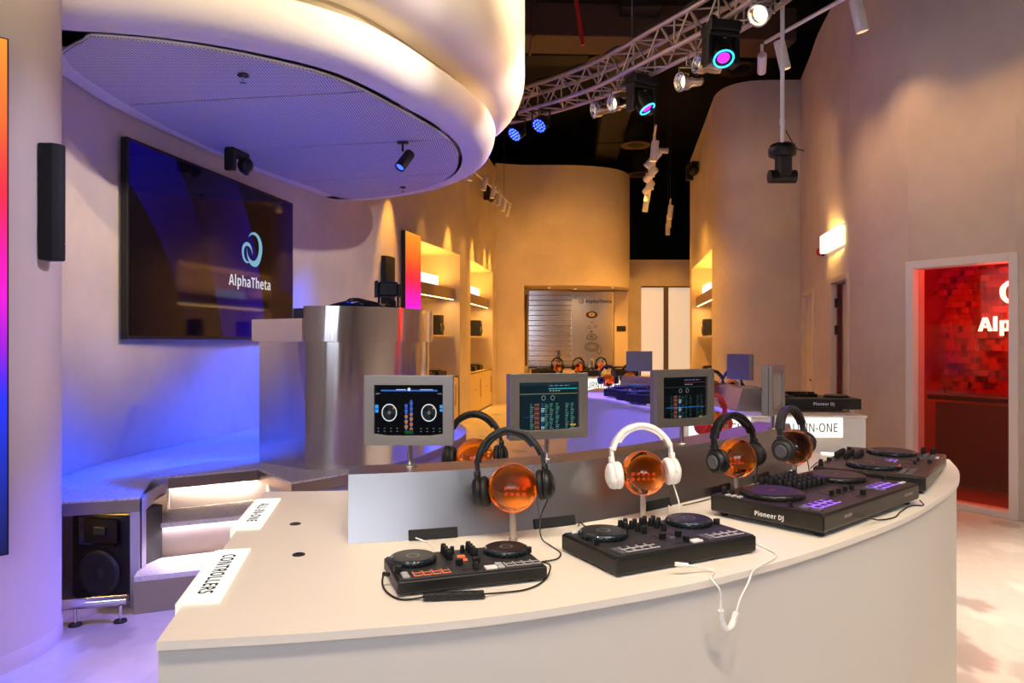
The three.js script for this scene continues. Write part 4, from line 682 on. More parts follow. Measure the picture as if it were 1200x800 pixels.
function tabletStand(p, turn, tex, k, label, blank) {
  const o = thing('tablet_stand', label, 'screen', [p[0], 1.1955, p[1]], turn);
  const W = 0.285, Hh = 0.222, y0 = 0.072; 
  const s = new THREE.Shape([[-W / 2, 0], [W / 2, 0], [W / 2, Hh], [-W / 2, Hh]].map(q => new THREE.Vector2(...q)));
  const hx = 0.112, hb = 0.034, ht = 0.194; const hole = new THREE.Path([[-hx, hb], [-hx * 0.62, hb - 0.006], [hx * 0.62, hb - 0.006], [hx, hb], [hx, ht], [-hx, ht]].map(q => new THREE.Vector2(...q))); s.holes.push(hole);
  meshOf('bezel', new THREE.ExtrudeGeometry(s, { depth: 0.012, bevelEnabled: true, bevelSize: 0.0015, bevelThickness: 0.0015, bevelSegments: 2 }).translate(0, y0, 0.004), M.frame, o);
  meshOf('housing', rbox(W, Hh, 0.03, 0.003, 0, y0 + Hh / 2, -0.014), M.frame, o);
  const t = tex && canvasTex(640, 420, tex);
  meshOf('screen', new THREE.PlaneGeometry(2 * hx + 0.002, ht - hb + 0.01).translate(0, y0 + (hb + ht) / 2 - 0.003, 0.0045), blank ? std(0x8d8680, 0.35) : screenMat(t, k, 0.15), o);
  meshOf('pole', cyl(0.0085, 0.0085, y0 + 0.004, 18, 0, y0 / 2, -0.01), M.chrome, o); meshOf('foot_plate', cyl(0.022, 0.024, 0.004, 20, 0, 0.002, -0.01), M.frame, o); return o;
}
tabletStand([-0.332, 2.345], -0.04, uiDecks, 0.95, 'steel-framed tablet showing two round deck displays on the console');
tabletStand([0.124, 2.50], 0.34, uiList(false), 0.9, 'steel-framed tablet showing a teal track list on the console');
tabletStand([0.678, 2.87], 0.47, uiList(true), 0.8, 'steel-framed tablet showing a dark track list on the console');
tabletStand([1.218, 3.36], 1.02, null, 0, 'steel-framed tablet with blank grey screen at the console end', true);
tabletStand([1.43, 8.15], 2.75, null, 0, 'square tablet back lit blue on the violet-lit counter', true);
tabletStand([2.00, 6.35], 2.0, null, 0, 'tablet seen edge-on above the steel console end', true);

// ================= light signs set in the counters =================
function topSign(a, b, w, text, label, side = 1) {               // along the counter's end from a (start of text) to b
  const L = Math.hypot(b[0] - a[0], b[1] - a[1]), ang = Math.atan2(b[1] - a[1], b[0] - a[0]); const o = thing('counter_light_sign', label, 'sign', [(a[0] + b[0]) / 2, 1.0, (a[1] + b[1]) / 2], ang);
  const t = canvasTex(1024, 200, (x) => { x.fillStyle = '#fffaf2'; x.fillRect(0, 0, 1024, 200); x.fillStyle = '#141414'; x.font = 'bold 112px sans-serif'; x.textAlign = 'center'; x.fillText(text, 512, 142, 900); });
  const face = new THREE.MeshStandardMaterial({ color: 0x111111, emissive: 0xffffff, emissiveMap: t, emissiveIntensity: 1.15 });
  meshOf('sign_block', rbox(L, 0.006, w, 0.002, 0, 0.003, -w / 2), glow(0xfff3e2, 1.1), o);
  meshOf('sign_skirt', rbox(L, 0.1, 0.006, 0.002, 0, -0.045, 0.004), glow(0xfff3e2, 1.1), o);
  meshOf('sign_face', new THREE.PlaneGeometry(L - 0.004, w - 0.004).rotateX(-Math.PI / 2).translate(0, 0.0065, -w / 2), face, o);
  areaLight(o.localToWorld(new THREE.Vector3(0, 0.012, -w / 2)), new THREE.Vector3(0, 1, 0), L, w, 0xfff0dc, 1.1).rotation.set(Math.PI / 2, 0, -ang); return o;
}
topSign([-0.840, 2.07], [-0.757, 1.645], 0.09, 'CONTROLLERS', 'glowing sign reading CONTROLLERS on the counter end');
topSign([-0.962, 2.74], [-0.887, 2.30], 0.085, 'ALL-IN-ONE', 'glowing sign reading ALL-IN-ONE on the counter end');
{ const a = [2.10, 3.765], b = [1.66, 3.905]; topSign(b, a, 0.08, 'CONTROLLERS', 'glowing sign at the counter end beside the last controller').rotation.y += Math.PI; }
function faceSign(p, turn, w, h, text, label, fs = 100) {
  const o = thing('light_sign', label, 'sign', p, turn); const t = canvasTex(512, Math.round(512 * h / w), (x, cw, ch) => { x.fillStyle = '#fffaf0'; x.fillRect(0, 0, cw, ch); x.fillStyle = '#1a1a1a'; x.font = fs + 'px sans-serif'; x.textAlign = 'center'; x.fillText(text, cw / 2, ch / 2 + fs * 0.36, cw * 0.85); });
  meshOf('sign_box', rbox(w, h, 0.02, 0.003, 0, 0, 0.011), glow(0xfff2dc, 1.2), o); meshOf('sign_face', new THREE.PlaneGeometry(w - 0.006, h - 0.006).translate(0, 0, 0.0216), new THREE.MeshStandardMaterial({ color: 0x111111, emissive: 0xffffff, emissiveMap: t, emissiveIntensity: 1.2 }), o);
  areaLight(o.localToWorld(new THREE.Vector3(0, 0, 0.03)), new THREE.Vector3(Math.sin(turn), 0, Math.cos(turn)), w, h, 0xfff0dc, 1.2); return o;
}
faceSign([2.42, 0.905, 5.87], 0.01, 0.5, 0.16, 'ALL-IN-ONE', 'glowing sign reading ALL-IN-ONE on the white counter end');
faceSign([1.68, 0.905, 5.875], 0.01, 0.5, 0.16, 'SCRATCH', 'glowing sign on the white counter end behind the red headphones');
faceSign([1.48, 0.885, 11.945], -0.08, 0.72, 0.2, 'TURNTABLES', 'glowing sign reading TURNTABLES on the far counter');

// ================= controllers =================
const padGeo = {}, jogTop = {};
function jogTexture(kind) { return jogTop[kind] ||= canvasTex(256, 256, (x) => { x.fillStyle = kind === 'bowl' ? '#2b2118' : '#17181c'; x.fillRect(0, 0, 256, 256); x.strokeStyle = kind === 'bowl' ? '#6a5540' : '#9aa2a6'; x.lineWidth = 5; x.beginPath(); x.arc(128, 128, 40, 0, 7); x.stroke(); x.lineWidth = 2; x.beginPath(); x.arc(128, 128, 33, 0, 7); x.stroke(); if (kind === 'bowl') { x.fillStyle = '#141010'; x.beginPath(); x.arc(128, 128, 62, 0, 7); x.fill(); x.fillStyle = '#9a4a34'; x.fillRect(100, 118, 56, 16); } }); }  // bowl tops carry the warm-lit brown of their cases
function controller(spec) {
  const { w, dep, h } = spec; const a = spec.angle, ca = Math.cos(a), sa = Math.sin(a);
  const c = [spec.fl[0] + ca * w / 2 - sa * dep / 2, spec.fl[1] + sa * w / 2 + ca * dep / 2];
  const o = thing('dj_controller', spec.label, 'DJ controller', [c[0], 1.0, c[1]], a);
  const f = spec.foot || 0.006;
  meshOf('case', rbox(w, h - f, dep, 0.006, 0, f + (h - f) / 2, 0), spec.body || M.black, o);
  meshOf('top_plate', rbox(w - 0.012, 0.004, dep - 0.012, 0.002, 0, h + 0.001, 0), spec.plate || M.darkGrey, o);
  for (const x of [-w / 2 + 0.04, w / 2 - 0.04]) for (const z of [-dep / 2 + 0.03, dep / 2 - 0.03]) meshOf('foot', cyl(0.014, 0.012, f, 12, x, f / 2, z), M.rubber, o);
  const y = h + 0.003;
  for (const [x, z] of spec.jogs) {
    const r = spec.jogR, jh = spec.jogH; const tex = jogTexture(spec.jogKind);
    const jog = meshOf('jog_wheel', lathe([[0, jh * 0.92], [r * 0.86, jh * 0.92], [r * 0.88, jh], [r * 0.97, jh * 0.86], [r, jh * 0.5], [r, 0], [0, 0]], 44).translate(x, y, z), spec.jogMat || M.bluePlatter, o);
    meshOf('jog_print', new THREE.CircleGeometry(r * 0.86, 40).rotateX(-Math.PI / 2).translate(x, y + jh * 0.92 + 0.0006, z), std(0xffffff, 0.4, { map: tex }), jog);
    const nub = rbox(r * 0.12, jh * 0.6, r * 0.05, 0.001); const merged = []; for (let k = 0; k < 22; k++) { const g = nub.clone(); g.translate(0, jh * 0.4, r); g.rotateY(k / 22 * Math.PI * 2); merged.push(g.translate(x, y, z)); } meshOf('jog_grip_rim', merged, M.black, jog);
  }
  for (const [x0, z0, cols, rows, pw, pd, gx, gz, mat] of spec.pads || []) for (let i = 0; i < cols; i++) for (let j = 0; j < rows; j++) {
    const k = pw + '_' + pd; const g = padGeo[k] ||= { rim: rbox(pw, 0.003, pd, 0.001), pad: rbox(pw * 0.78, 0.003, pd * 0.72, 0.001) };
    const p = meshOf('pad', g.pad, M.darkGrey, o); p.position.set(x0 + i * gx, y + 0.0014, z0 + j * gz); const q = meshOf('pad_light', g.rim, mat, p); q.position.y = -0.001;
  }
  for (const [x, z, s] of spec.knobs || []) { const k = meshOf('knob', knobGeo, M.rubber, o); k.position.set(x, y, z); k.scale.set(s || 1, (s || 1) * 1.15, s || 1); }
  for (const [x, z, long, along] of spec.faders || []) { const sl = meshOf('fader_slot', along ? box(long, 0.001, 0.003, x, y + 0.0005, z) : box(0.003, 0.001, long, x, y + 0.0005, z), M.blackMatte, o); meshOf('fader_cap', along ? rbox(0.011, 0.016, 0.018, 0.002, x + long * 0.18, y + 0.009, z) : rbox(0.018, 0.016, 0.011, 0.002, x, y + 0.009, z + long * 0.2), M.black, sl); }
  for (const [x, z, bw, bd, mat] of spec.buttons || []) meshOf('button', rbox(bw, 0.005, bd, 0.001, x, y + 0.002, z), mat || M.grey, o);
  for (const s of spec.prints || []) { const d = decal('lettering', s.w, s.h, 512, Math.round(512 * s.h / s.w), (x, cw, ch) => { x.clearRect(0, 0, cw, ch); x.fillStyle = s.color || '#e8e4e0'; x.font = (s.font || 'bold ') + Math.round(ch * 0.8) + 'px sans-serif'; x.textAlign = 'center'; x.fillText(s.text, cw / 2, ch * 0.78, cw * 0.98); }, o, { clear: true }); d.position.set(...s.at); if (s.rot) d.rotation.set(...s.rot); }
  return o;
}
const orangePad = glow(0xff7a4a, 0.9), whitePad = std(0xb8b4b8, 0.5), violetPad = glow(0xb070ff, 1.3), label = std(0xeae6e2, 0.5);
const whiteB = std(0xd8d8dc, 0.4);
controller({ label: 'small black two-deck controller with orange pads and black coiled cord', fl: [-0.267, 1.694], angle: 18.9 * D2R, w: 0.377, dep: 0.208, h: 0.038,
  jogs: [[-0.125, -0.035], [0.125, -0.035]], jogR: 0.059, jogH: 0.016, jogKind: 'flat',
  pads: [[-0.135, 0.058, 4, 2, 0.02, 0.015, 0.0235, 0.019, orangePad], [0.098, 0.058, 4, 2, 0.02, 0.015, 0.0235, 0.019, whitePad]],
  knobs: [[-0.034, -0.085], [-0.034, -0.062], [-0.034, -0.04], [-0.034, -0.018], [0.034, -0.085], [0.034, -0.062], [0.034, -0.04], [0.034, -0.018], [-0.014, -0.07, 0.8], [0.014, -0.07, 0.8]],
  faders: [[-0.022, 0.025, 0.05, false], [0.022, 0.025, 0.05, false], [0, 0.075, 0.05, true], [-0.178, 0.03, 0.07, false], [0.176, -0.02, 0.07, false]],
  buttons: [[-0.165, 0.062, 0.016, 0.016, whitePad], [-0.165, 0.084, 0.016, 0.016, whitePad], [0.072, 0.062, 0.016, 0.016, whitePad], [0.072, 0.084, 0.016, 0.016, whitePad], [0.0, -0.03, 0.02, 0.012, orangePad], [0.0, 0.0, 0.016, 0.01, orangePad], [0.046, 0.082, 0.03, 0.022, label]] });
controller({ label: 'black two-deck controller with blue-rimmed jog wheels and white cord at its front', fl: [0.2655, 1.835], angle: 27.3 * D2R, w: 0.482, dep: 0.272, h: 0.05,
  jogs: [[-0.155, -0.05], [0.155, -0.05]], jogR: 0.068, jogH: 0.018, jogKind: 'flat',
  pads: [[-0.175, 0.075, 4, 2, 0.024, 0.02, 0.0275, 0.025, whitePad], [0.125, 0.075, 4, 2, 0.024, 0.02, 0.0275, 0.025, whitePad]],
  knobs: [-1, 1].flatMap(s => [[s * 0.035, -0.11], [s * 0.035, -0.08], [s * 0.035, -0.05], [s * 0.035, -0.02], [s * 0.012, -0.095], [s * 0.06, -0.1], [s * 0.06, -0.075]]),
  faders: [[-0.028, 0.04, 0.06, false], [0.028, 0.04, 0.06, false], [0, 0.105, 0.06, true], [-0.225, 0.0, 0.08, false], [0.222, -0.02, 0.08, false]],
  buttons: [[-0.21, -0.115, 0.018, 0.012, whiteB], [-0.18, -0.118, 0.016, 0.012, whiteB], [0.085, -0.118, 0.016, 0.012, whiteB], [0.108, -0.122, 0.016, 0.012, whiteB], [-0.205, 0.08, 0.022, 0.022], [-0.205, 0.108, 0.022, 0.022], [0.09, 0.08, 0.022, 0.022], [0.09, 0.108, 0.022, 0.022], [0.0, 0.06, 0.02, 0.012], [0.04, 0.11, 0.034, 0.024, label]] });
const grid = (x0, z0, nx, nz, gx, gz, s) => Array.from({ length: nx * nz }, (_, k) => [x0 + (k % nx) * gx, z0 + Math.floor(k / nx) * gz, s]);
controller({ label: 'widest warm-lit black controller with violet pads and lettering on its side', fl: [0.945, 2.198], angle: 40.8 * D2R, w: 0.74, dep: 0.40, h: 0.072, foot: 0.018, body: M.brownBlack, plate: std(0x2a241d, 0.4),  // black case and plate tinted brown for the warm light on them
  jogs: [[-0.235, -0.045], [0.235, -0.045]], jogR: 0.103, jogH: 0.02, jogKind: 'bowl', jogMat: M.brownBlack,
  pads: [[-0.285, 0.11, 4, 2, 0.033, 0.026, 0.0375, 0.031, violetPad], [0.175, 0.11, 4, 2, 0.033, 0.026, 0.0375, 0.031, violetPad]],
  knobs: [...grid(-0.09, -0.17, 6, 5, 0.036, 0.036, 1.15), ...grid(-0.33, -0.17, 1, 2, 0.03, 0.03, 1.1), ...grid(0.12, -0.17, 2, 1, 0.03, 0.03, 1.1)],
  faders: [[-0.075, 0.07, 0.07, false], [-0.025, 0.07, 0.07, false], [0.025, 0.07, 0.07, false], [0.075, 0.07, 0.07, false], [0, 0.15, 0.08, true], [-0.35, 0.06, 0.11, false], [0.35, 0.06, 0.11, false]],
  buttons: [...grid(-0.345, -0.165, 1, 3, 0, 0.022).map(q => [q[0], q[1] + 0.02, 0.022, 0.012, whitePad]), ...grid(0.14, -0.12, 2, 2, 0.03, 0.024).map(q => [q[0], q[1], 0.02, 0.014, violetPad]), [-0.33, 0.12, 0.03, 0.03], [-0.33, 0.16, 0.03, 0.03], [0.13, 0.12, 0.03, 0.03], [0.13, 0.16, 0.03, 0.03], [0.33, 0.155, 0.04, 0.012, whiteB]],
  prints: [{ text: 'Pioneer DJ', w: 0.15, h: 0.026, at: [-0.3705, 0.04, 0.02], rot: [0, -Math.PI / 2, 0] }, { text: 'serato', w: 0.065, h: 0.022, at: [-0.21, 0.05, 0.2005], color: '#b0a8b0' }, { text: 'rekordbox', w: 0.085, h: 0.02, at: [0.27, 0.05, 0.2005], color: '#a89c94' }] });
controller({ label: 'warm-lit black battle controller with blue-lit platters at the counter end', fl: [1.615, 2.83], angle: 53.6 * D2R, w: 0.72, dep: 0.42, h: 0.068, foot: 0.014, body: M.brownBlack, plate: std(0x3a3026, 0.4),  // browned too, warm light put into its black
  jogs: [[-0.22, -0.0], [0.22, -0.0]], jogR: 0.105, jogH: 0.018, jogKind: 'bowl', jogMat: M.bluePlatter,
  pads: [[-0.07, 0.02, 4, 2, 0.026, 0.018, 0.032, 0.024, violetPad]],
  knobs: [...grid(-0.07, -0.18, 5, 3, 0.035, 0.04, 1.2), ...grid(-0.33, -0.185, 1, 1, 0.04, 0.03, 1.2), ...grid(0.31, 0.12, 1, 2, 0.03, 0.04, 1.3)],
  faders: [[-0.05, 0.12, 0.06, false], [0.05, 0.12, 0.06, false], [0, 0.18, 0.07, true], [-0.2, -0.185, 0.1, true], [0.2, -0.185, 0.1, true]],
  buttons: [...grid(-0.33, 0.12, 4, 2, 0.042, 0.03).map(q => [q[0], q[1], 0.03, 0.02]), ...grid(0.14, 0.14, 4, 2, 0.042, 0.03).map(q => [q[0], q[1], 0.03, 0.02]), [0.2, 0.19, 0.04, 0.012, label]] });
// loose cables
single('usb_cable', tube([onTop(678, 616, 1.012), onTop(680, 612), onTop(690, 618), onTop(712, 620), onTop(738, 621, 1.02)], 0.002, 50), M.black, 'thin black cable from the console slot to the blue-rimmed controller', 'cable');
single('usb_cable', tube([onTop(487, 630, 1.012), onTop(498, 634), onTop(508, 642), onTop(510, 652, 1.008)], 0.0018, 40), M.whitePlastic, 'thin white cable from the console slot to the small controller', 'cable');
single('usb_cable', tube([onTop(800, 592, 1.012), onTop(818, 588), onTop(846, 582), onTop(858, 588, 1.02)], 0.0022, 50), M.black, 'thin black cable from the console slot to the widest controller', 'cable');
single('usb_cable', tube([onTop(950, 548, 1.01), onTop(962, 541), onTop(975, 545), onTop(990, 551, 1.02)], 0.0025, 50), M.black, 'thin black cable looping to the battle controller', 'cable');
single('headphone_cable', tube([onTop(1013, 604, 1.045), onTop(1018, 606, 1.03), onTop(1030, 609, 1.008), onTop(1048, 606), onTop(1056, 599), onTop(1070, 592), onTop(1082, 592), onTop(1078, 586, 1.012)], 0.0024, 70), M.black, 'black cable plugged into the front of the widest controller', 'cable');
for (const [px, py, l] of [[346, 614, 'black cable grommet beside the ALL-IN-ONE sign'], [350, 650, 'black cable grommet beside the CONTROLLERS sign'], [497, 631, 'small grey grommet behind the small controller']]) { const p = G(px, py); const o = thing('grommet', l, 'grommet', [p[0], 1.0, p[1]]); meshOf('ring', lathe([[0.010, 0.0003], [0.010, 0.003], [0.017, 0.003], [0.018, 0.0003]], 20), M.black, o); meshOf('cap', cyl(0.0105, 0.0105, 0.0015, 16, 0, 0.001, 0), M.blackMatte, o); }
// ---------- gear on the further counters ----------
const all = thing('all_in_one_system', 'wide black DJ system with white lettering on its side at the white counter end', 'DJ system', [2.58, 1.0, 6.38], -1.35 + Math.PI / 2 - 0.3);
meshOf('chassis', rbox(0.78, 0.09, 0.46, 0.008, 0, 0.07, 0), M.black, all); for (const x of [-0.32, 0.32]) for (const z of [-0.18, 0.18]) meshOf('foot', cyl(0.028, 0.028, 0.025, 14, x, 0.0125, z), M.chrome, all);
for (const x of [-0.25, 0.25]) meshOf('jog_wheel', lathe([[0, 0.022], [0.09, 0.022], [0.103, 0.015], [0.105, 0], [0, 0]], 32).translate(x, 0.116, 0.04), M.darkGrey, all);
for (const q of grid(-0.08, -0.16, 5, 5, 0.04, 0.05)) { const k = meshOf('knob', knobGeo, M.rubber, all); k.position.set(q[0], 0.116, q[1]); k.scale.setScalar(1.4); }
meshOf('screen', rbox(0.24, 0.03, 0.13, 0.004, 0, 0.135, -0.19), M.blackGloss, all);
{ const d = decal('lettering', 0.26, 0.045, 512, 88, (x) => { x.clearRect(0, 0, 512, 88); x.fillStyle = '#e8e8ea'; x.font = 'bold 70px sans-serif'; x.textAlign = 'center'; x.fillText('Pioneer DJ', 256, 66); }, all, { clear: true }); d.position.set(0.08, 0.07, 0.2312); }
player([1.36, 1.0, 7.0], -1.1, 'black DJ player with lettering at the near end of the violet-lit counter', 'players on the violet-lit counter');
player([1.24, 1.0, 7.75], -0.95, 'black DJ player beside the mixer on the violet-lit counter', 'players on the violet-lit counter');
mixer([1.31, 1.0, 7.38], -1.0, 'black mixer between the players on the violet-lit counter');
player([2.32, 1.0, 7.45], -1.2, 'black DJ player on the outer side of the violet-lit counter');
deck([1.95, 1.0, 12.45], 0.05, 'black turntable on the far counter above the TURNTABLES sign'); deck([0.62, 1.0, 12.85], 0.4, 'black turntable at the low end of the far counter'); mixer([1.3, 1.0, 12.6], 0.2, 'black mixer between the turntables on the far counter');
for (const [p, l, m] of [[[1.10, 8.3], 'on the violet-lit counter beside the blue-lit tablet back', M.black], [[1.42, 8.75], 'half behind the blue-lit tablet back', M.black], [[1.92, 6.9], 'behind the dark track list tablet', M.darkGrey], [[2.12, 6.98], 'beyond the steel console end', M.darkGrey], [[0.78, 12.5], 'by the thin post on the far counter', M.black], [[1.13, 12.3], 'in the middle of the far counter', M.black], [[1.55, 12.6], 'beside the glass bottles on the far counter', M.black]]) { stand(p, 'orange glass ball stand ' + l); headphones(p, 0.3, -0.1, 0, m, M.rubber, 'black headphones hung on the ball ' + l, { top: 0.16, cap: M.darkGrey }); }
// bottles, post and boxes on the far counter
{ const glassM = new THREE.MeshPhysicalMaterial({ color: 0xeaf4f4, roughness: 0.04, transmission: 1, thickness: 0.02, ior: 1.45 });
  const vases = [[1.42, 12.9, 0.3, 0.06], [1.62, 12.95, 0.34, 0.07]]; vases.forEach(([x, d, h, r], i) => { const o = thing('glass_vase', i ? 'taller clear glass vase on the far counter' : 'shorter clear glass vase on the far counter', 'vase', [x, 1.0, d]); meshOf('glass', lathe([[0, 0.003], [r, 0.003], [r * 1.1, h * 0.4], [r * 0.6, h * 0.8], [r * 0.7, h], [r * 0.62, h], [r * 0.5, h * 0.8], [r, h * 0.4], [r * 0.9, 0.012], [0, 0.012]], 24), glassM, o); });
  const b = thing('liquor_bottle', 'square amber bottle with pale label on the far counter', 'bottle', [1.24, 1.0, 12.95]); meshOf('bottle_body', rbox(0.1, 0.26, 0.1, 0.01, 0, 0.13, 0), std(0x9a7a30, 0.3), b); meshOf('bottle_cap', rbox(0.09, 0.09, 0.09, 0.01, 0, 0.31, 0), std(0xcbb78a, 0.4), b); meshOf('label', box(0.09, 0.06, 0.002, 0, 0.27, 0.051), label, b);
  const p = thing('thin_post', 'thin grey post rising from the far counter', 'post', [0.82, 1.0, 12.75]); meshOf('shaft', cyl(0.03, 0.03, 0.42, 12, 0, 0.21, 0), M.frame, p); meshOf('cap', cyl(0.032, 0.032, 0.01, 12, 0, 0.425, 0), M.grey, p); }
// ================= truss and hanging equipment =================
{
  const line = spline([[-0.9, 9.75], [-0.4, 9.68], [0.165, 9.34], [1.0, 8.5], [1.59, 7.5], [2.0, 6.75], [2.25, 6.0], [2.35, 5.2], [2.3, 4.2]], 33);
  const o = thing('lighting_truss', 'curved aluminium lighting truss hung from the black ceiling', 'truss', [1.2, 4.5, 8]);
  const s = 0.145, yc = 4.66; const fine = k => offset(spline([[-0.9, 9.75], [-0.4, 9.68], [0.165, 9.34], [1.0, 8.5], [1.59, 7.5], [2.0, 6.75], [2.25, 6.0], [2.35, 5.2], [2.3, 4.2]], 99), k);
  const ch = [[s, s], [s, -s], [-s, s], [-s, -s]];
  for (const [u, v] of ch) wpart('chord', tube(fine(u).map(p => V(p[0], yc + v, p[1])), 0.026, 110, 8), M.alu, o);
  const node = (u, v) => offset(line, u).map(p => V(p[0], yc + v, p[1]));
  const N = ch.map(([u, v]) => node(u, v)); const faces = [[0, 1], [2, 3], [0, 2], [1, 3]];
  for (let i = 0; i < line.length - 1; i++) for (const [a, b] of faces) { const f = i % 2; wpart('brace', rod(N[f ? a : b][i], N[f ? b : a][i + 1], 0.011, 6), M.alu, o); if (i % 3 === 0) wpart('strut', rod(N[a][i], N[b][i], 0.011, 6), M.alu, o); }
  wpart('cable_bundle', tube(fine(0.12).slice(10).map((p, i) => V(p[0], yc + s + 0.04 + 0.025 * Math.sin(i * 0.7), p[1])), 0.012, 110, 6), M.black, o);
  for (const i of [4, 14, 24]) wpart('hanger', rod(V(line[i][0], yc + s, line[i][1]), V(line[i][0], 7.6, line[i][1]), 0.008, 6), M.grey, o);
}
const parGlow = glow(0xffdca0, 4);
function parCan(at, to, label, power, angle, color = WARM) {
  const o = thing('par_can', label, 'stage light', at, 0, 'chrome par cans on the truss'); const dir = V(...to).sub(V(...at)).normalize(), q = new THREE.Quaternion().setFromUnitVectors(new THREE.Vector3(0, -1, 0), dir);
  const b = meshOf('lamp_can', lathe([[0.02, 0.16], [0.05, 0.15], [0.055, 0.1], [0.06, 0.02], [0.085, -0.02], [0.085, -0.1], [0.08, -0.1], [0.08, -0.03], [0, -0.03]], 24), M.chrome, o); b.quaternion.copy(q);
  const l = meshOf('lamp_lens', new THREE.SphereGeometry(0.07, 20, 8, 0, 7, 0, 1.0).scale(1, 0.4, 1).rotateX(Math.PI).translate(0, -0.03, 0), parGlow, o); l.quaternion.copy(q);
  const rim = meshOf('gel_frame', new THREE.TorusGeometry(0.088, 0.008, 8, 28).rotateX(Math.PI / 2).translate(0, -0.1, 0), M.chrome, o); rim.quaternion.copy(q);
  meshOf('yoke', [rbox(0.01, 0.16, 0.02, 0.002, 0.09, 0.06, 0), rbox(0.01, 0.16, 0.02, 0.002, -0.09, 0.06, 0), rbox(0.19, 0.01, 0.02, 0.002, 0, 0.14, 0), rbox(0.05, 0.07, 0.05, 0.01, 0, 0.18, 0), cyl(0.008, 0.008, 0.1, 8, 0, 0.25, 0)], M.chrome, o);
  if (power) spotLight(V(...at).addScaledVector(dir, 0.12), V(...to), color, power, angle || 24, 0.7, 3);
}
parCan([1.025, 4.26, 8.3], [-0.8, 3.9, 7.9], 'chrome par can beside the slim moving head, turned to the canopy', 8, 26);
parCan([1.2, 4.26, 8.1], [-0.6, 3.8, 7.2], 'chrome par can hanging close to the slim moving head', 12, 26);
parCan([1.75, 4.18, 7.2], [-0.6, 3.7, 6.2], 'lower chrome par can beside the ring-lit moving head', 10, 18);
parCan([1.87, 4.26, 7.0], [-0.5, 4.5, 6.4], 'upper chrome par can beside the ring-lit moving head', 12, 30);
parCan([2.08, 4.33, 6.0], [0.2, 2.6, 4.4], 'chrome par can near the hanging camera pole', 6, 24);
parCan([3.0, 4.3, 4.6], [3.9, 0, 4.0], 'unseen chrome par can lighting the floor by the studio door', 80, 34, 0xfff0dc);  // out of view, placed to brighten the floor by the glass door
function movingHead(at, to, label, yaw, power, target, color = 0xa04cff) {
  const o = thing('moving_head_light', label, 'stage light', at, yaw);
  meshOf('base', rbox(0.3, 0.1, 0.22, 0.02, 0, 0.18, 0), M.black, o); meshOf('clamp', [rbox(0.04, 0.08, 0.04, 0.004, -0.08, 0.26, 0), rbox(0.04, 0.08, 0.04, 0.004, 0.08, 0.26, 0)], M.black, o);
  meshOf('yoke_arm', [rbox(0.045, 0.32, 0.14, 0.018, 0.135, 0.0, 0), rbox(0.045, 0.32, 0.14, 0.018, -0.135, 0.0, 0), rbox(0.3, 0.05, 0.16, 0.015, 0, 0.115, 0)], M.black, o);
  const head = new THREE.Group(); head.name = 'lamp_head'; o.add(head); head.rotation.set(...to); 
  meshOf('head_shell', lathe([[0, 0.13], [0.07, 0.12], [0.095, 0.06], [0.1, -0.12], [0.09, -0.15], [0.085, -0.15], [0.08, -0.13], [0, -0.13]], 28), M.black, head);
  meshOf('ring_light', new THREE.TorusGeometry(0.086, 0.008, 8, 32).rotateX(Math.PI / 2).translate(0, -0.15, 0), glow(0x30d8ff, 2.5), head);
  meshOf('lamp_lens', new THREE.SphereGeometry(0.055, 20, 10).scale(1, 0.3, 1).translate(0, -0.135, 0), glow(0xd020ff, 2.2), head);
  meshOf('mark', box(0.03, 0.008, 0.004, 0, 0.02, 0.1), M.whitePlastic, head);
  o.updateMatrixWorld(true); if (power) { const w = head.localToWorld(new THREE.Vector3(0, -0.2, 0)); spotLight(w, V(...target), color, power, 12, 0.6, 3); }
}
movingHead([1.42, 4.28, 8.0], [-0.45, 0, 0.3], 'slim black moving head under the truss with violet lens', 0.5, POWER.violet, [0.9, 1.0, 7.6]);
movingHead([1.9, 4.26, 6.6], [-0.6, 0, -0.1], 'large black moving head under the truss with cyan ring', 0.2, POWER.violet * 0.5, [1.35, 1.0, 2.7]);
movingHead([2.2, 4.26, 3.9], [-0.77, 0, 0], 'unseen black moving head at the truss end, lighting the floor before the stage violet', -1.62, POWER.floorViolet, [-1.9, 0, 3.7], 0x8878ff);  // out of view, placed to turn the floor before the stage violet
// camera on a ceiling pole
{
  const o = thing('pole_camera', 'black rotating camera at the foot of a long white ceiling pole', 'camera', [2.46, 3.1, 6.6]);
  meshOf('pole', [cyl(0.019, 0.019, 4.3, 16, 0, 2.4, 0), cyl(0.024, 0.024, 0.05, 16, 0, 1.2, 0), cyl(0.024, 0.024, 0.05, 16, 0, 0.5, 0)], M.whitePlastic, o);
  meshOf('base_plate', lathe([[0, 0.28], [0.1, 0.28], [0.125, 0.25], [0.12, 0.19], [0.08, 0.17], [0, 0.17]], 28), M.black, o); meshOf('top_disc', cyl(0.1, 0.115, 0.012, 24, 0, 0.285, 0), M.chrome, o);
  meshOf('camera_body', rbox(0.13, 0.2, 0.13, 0.03, 0.01, 0.09, 0), M.darkGrey, o); meshOf('lens_drum', [cyl(0.06, 0.06, 0.24, 24).rotateZ(Math.PI / 2).translate(0, 0.0, 0)], M.black, o); meshOf('lens', cyl(0.035, 0.035, 0.02, 20).rotateX(Math.PI / 2).translate(-0.08, 0, 0.06), M.blackGloss, o);
  meshOf('lead', tube([new THREE.Vector3(0.03, 0.42, 0), new THREE.Vector3(0.08, 0.33, 0), new THREE.Vector3(0.14, 0.25, 0), new THREE.Vector3(0.2, 0.235, 0)], 0.005, 20, 6), M.black, o);
}
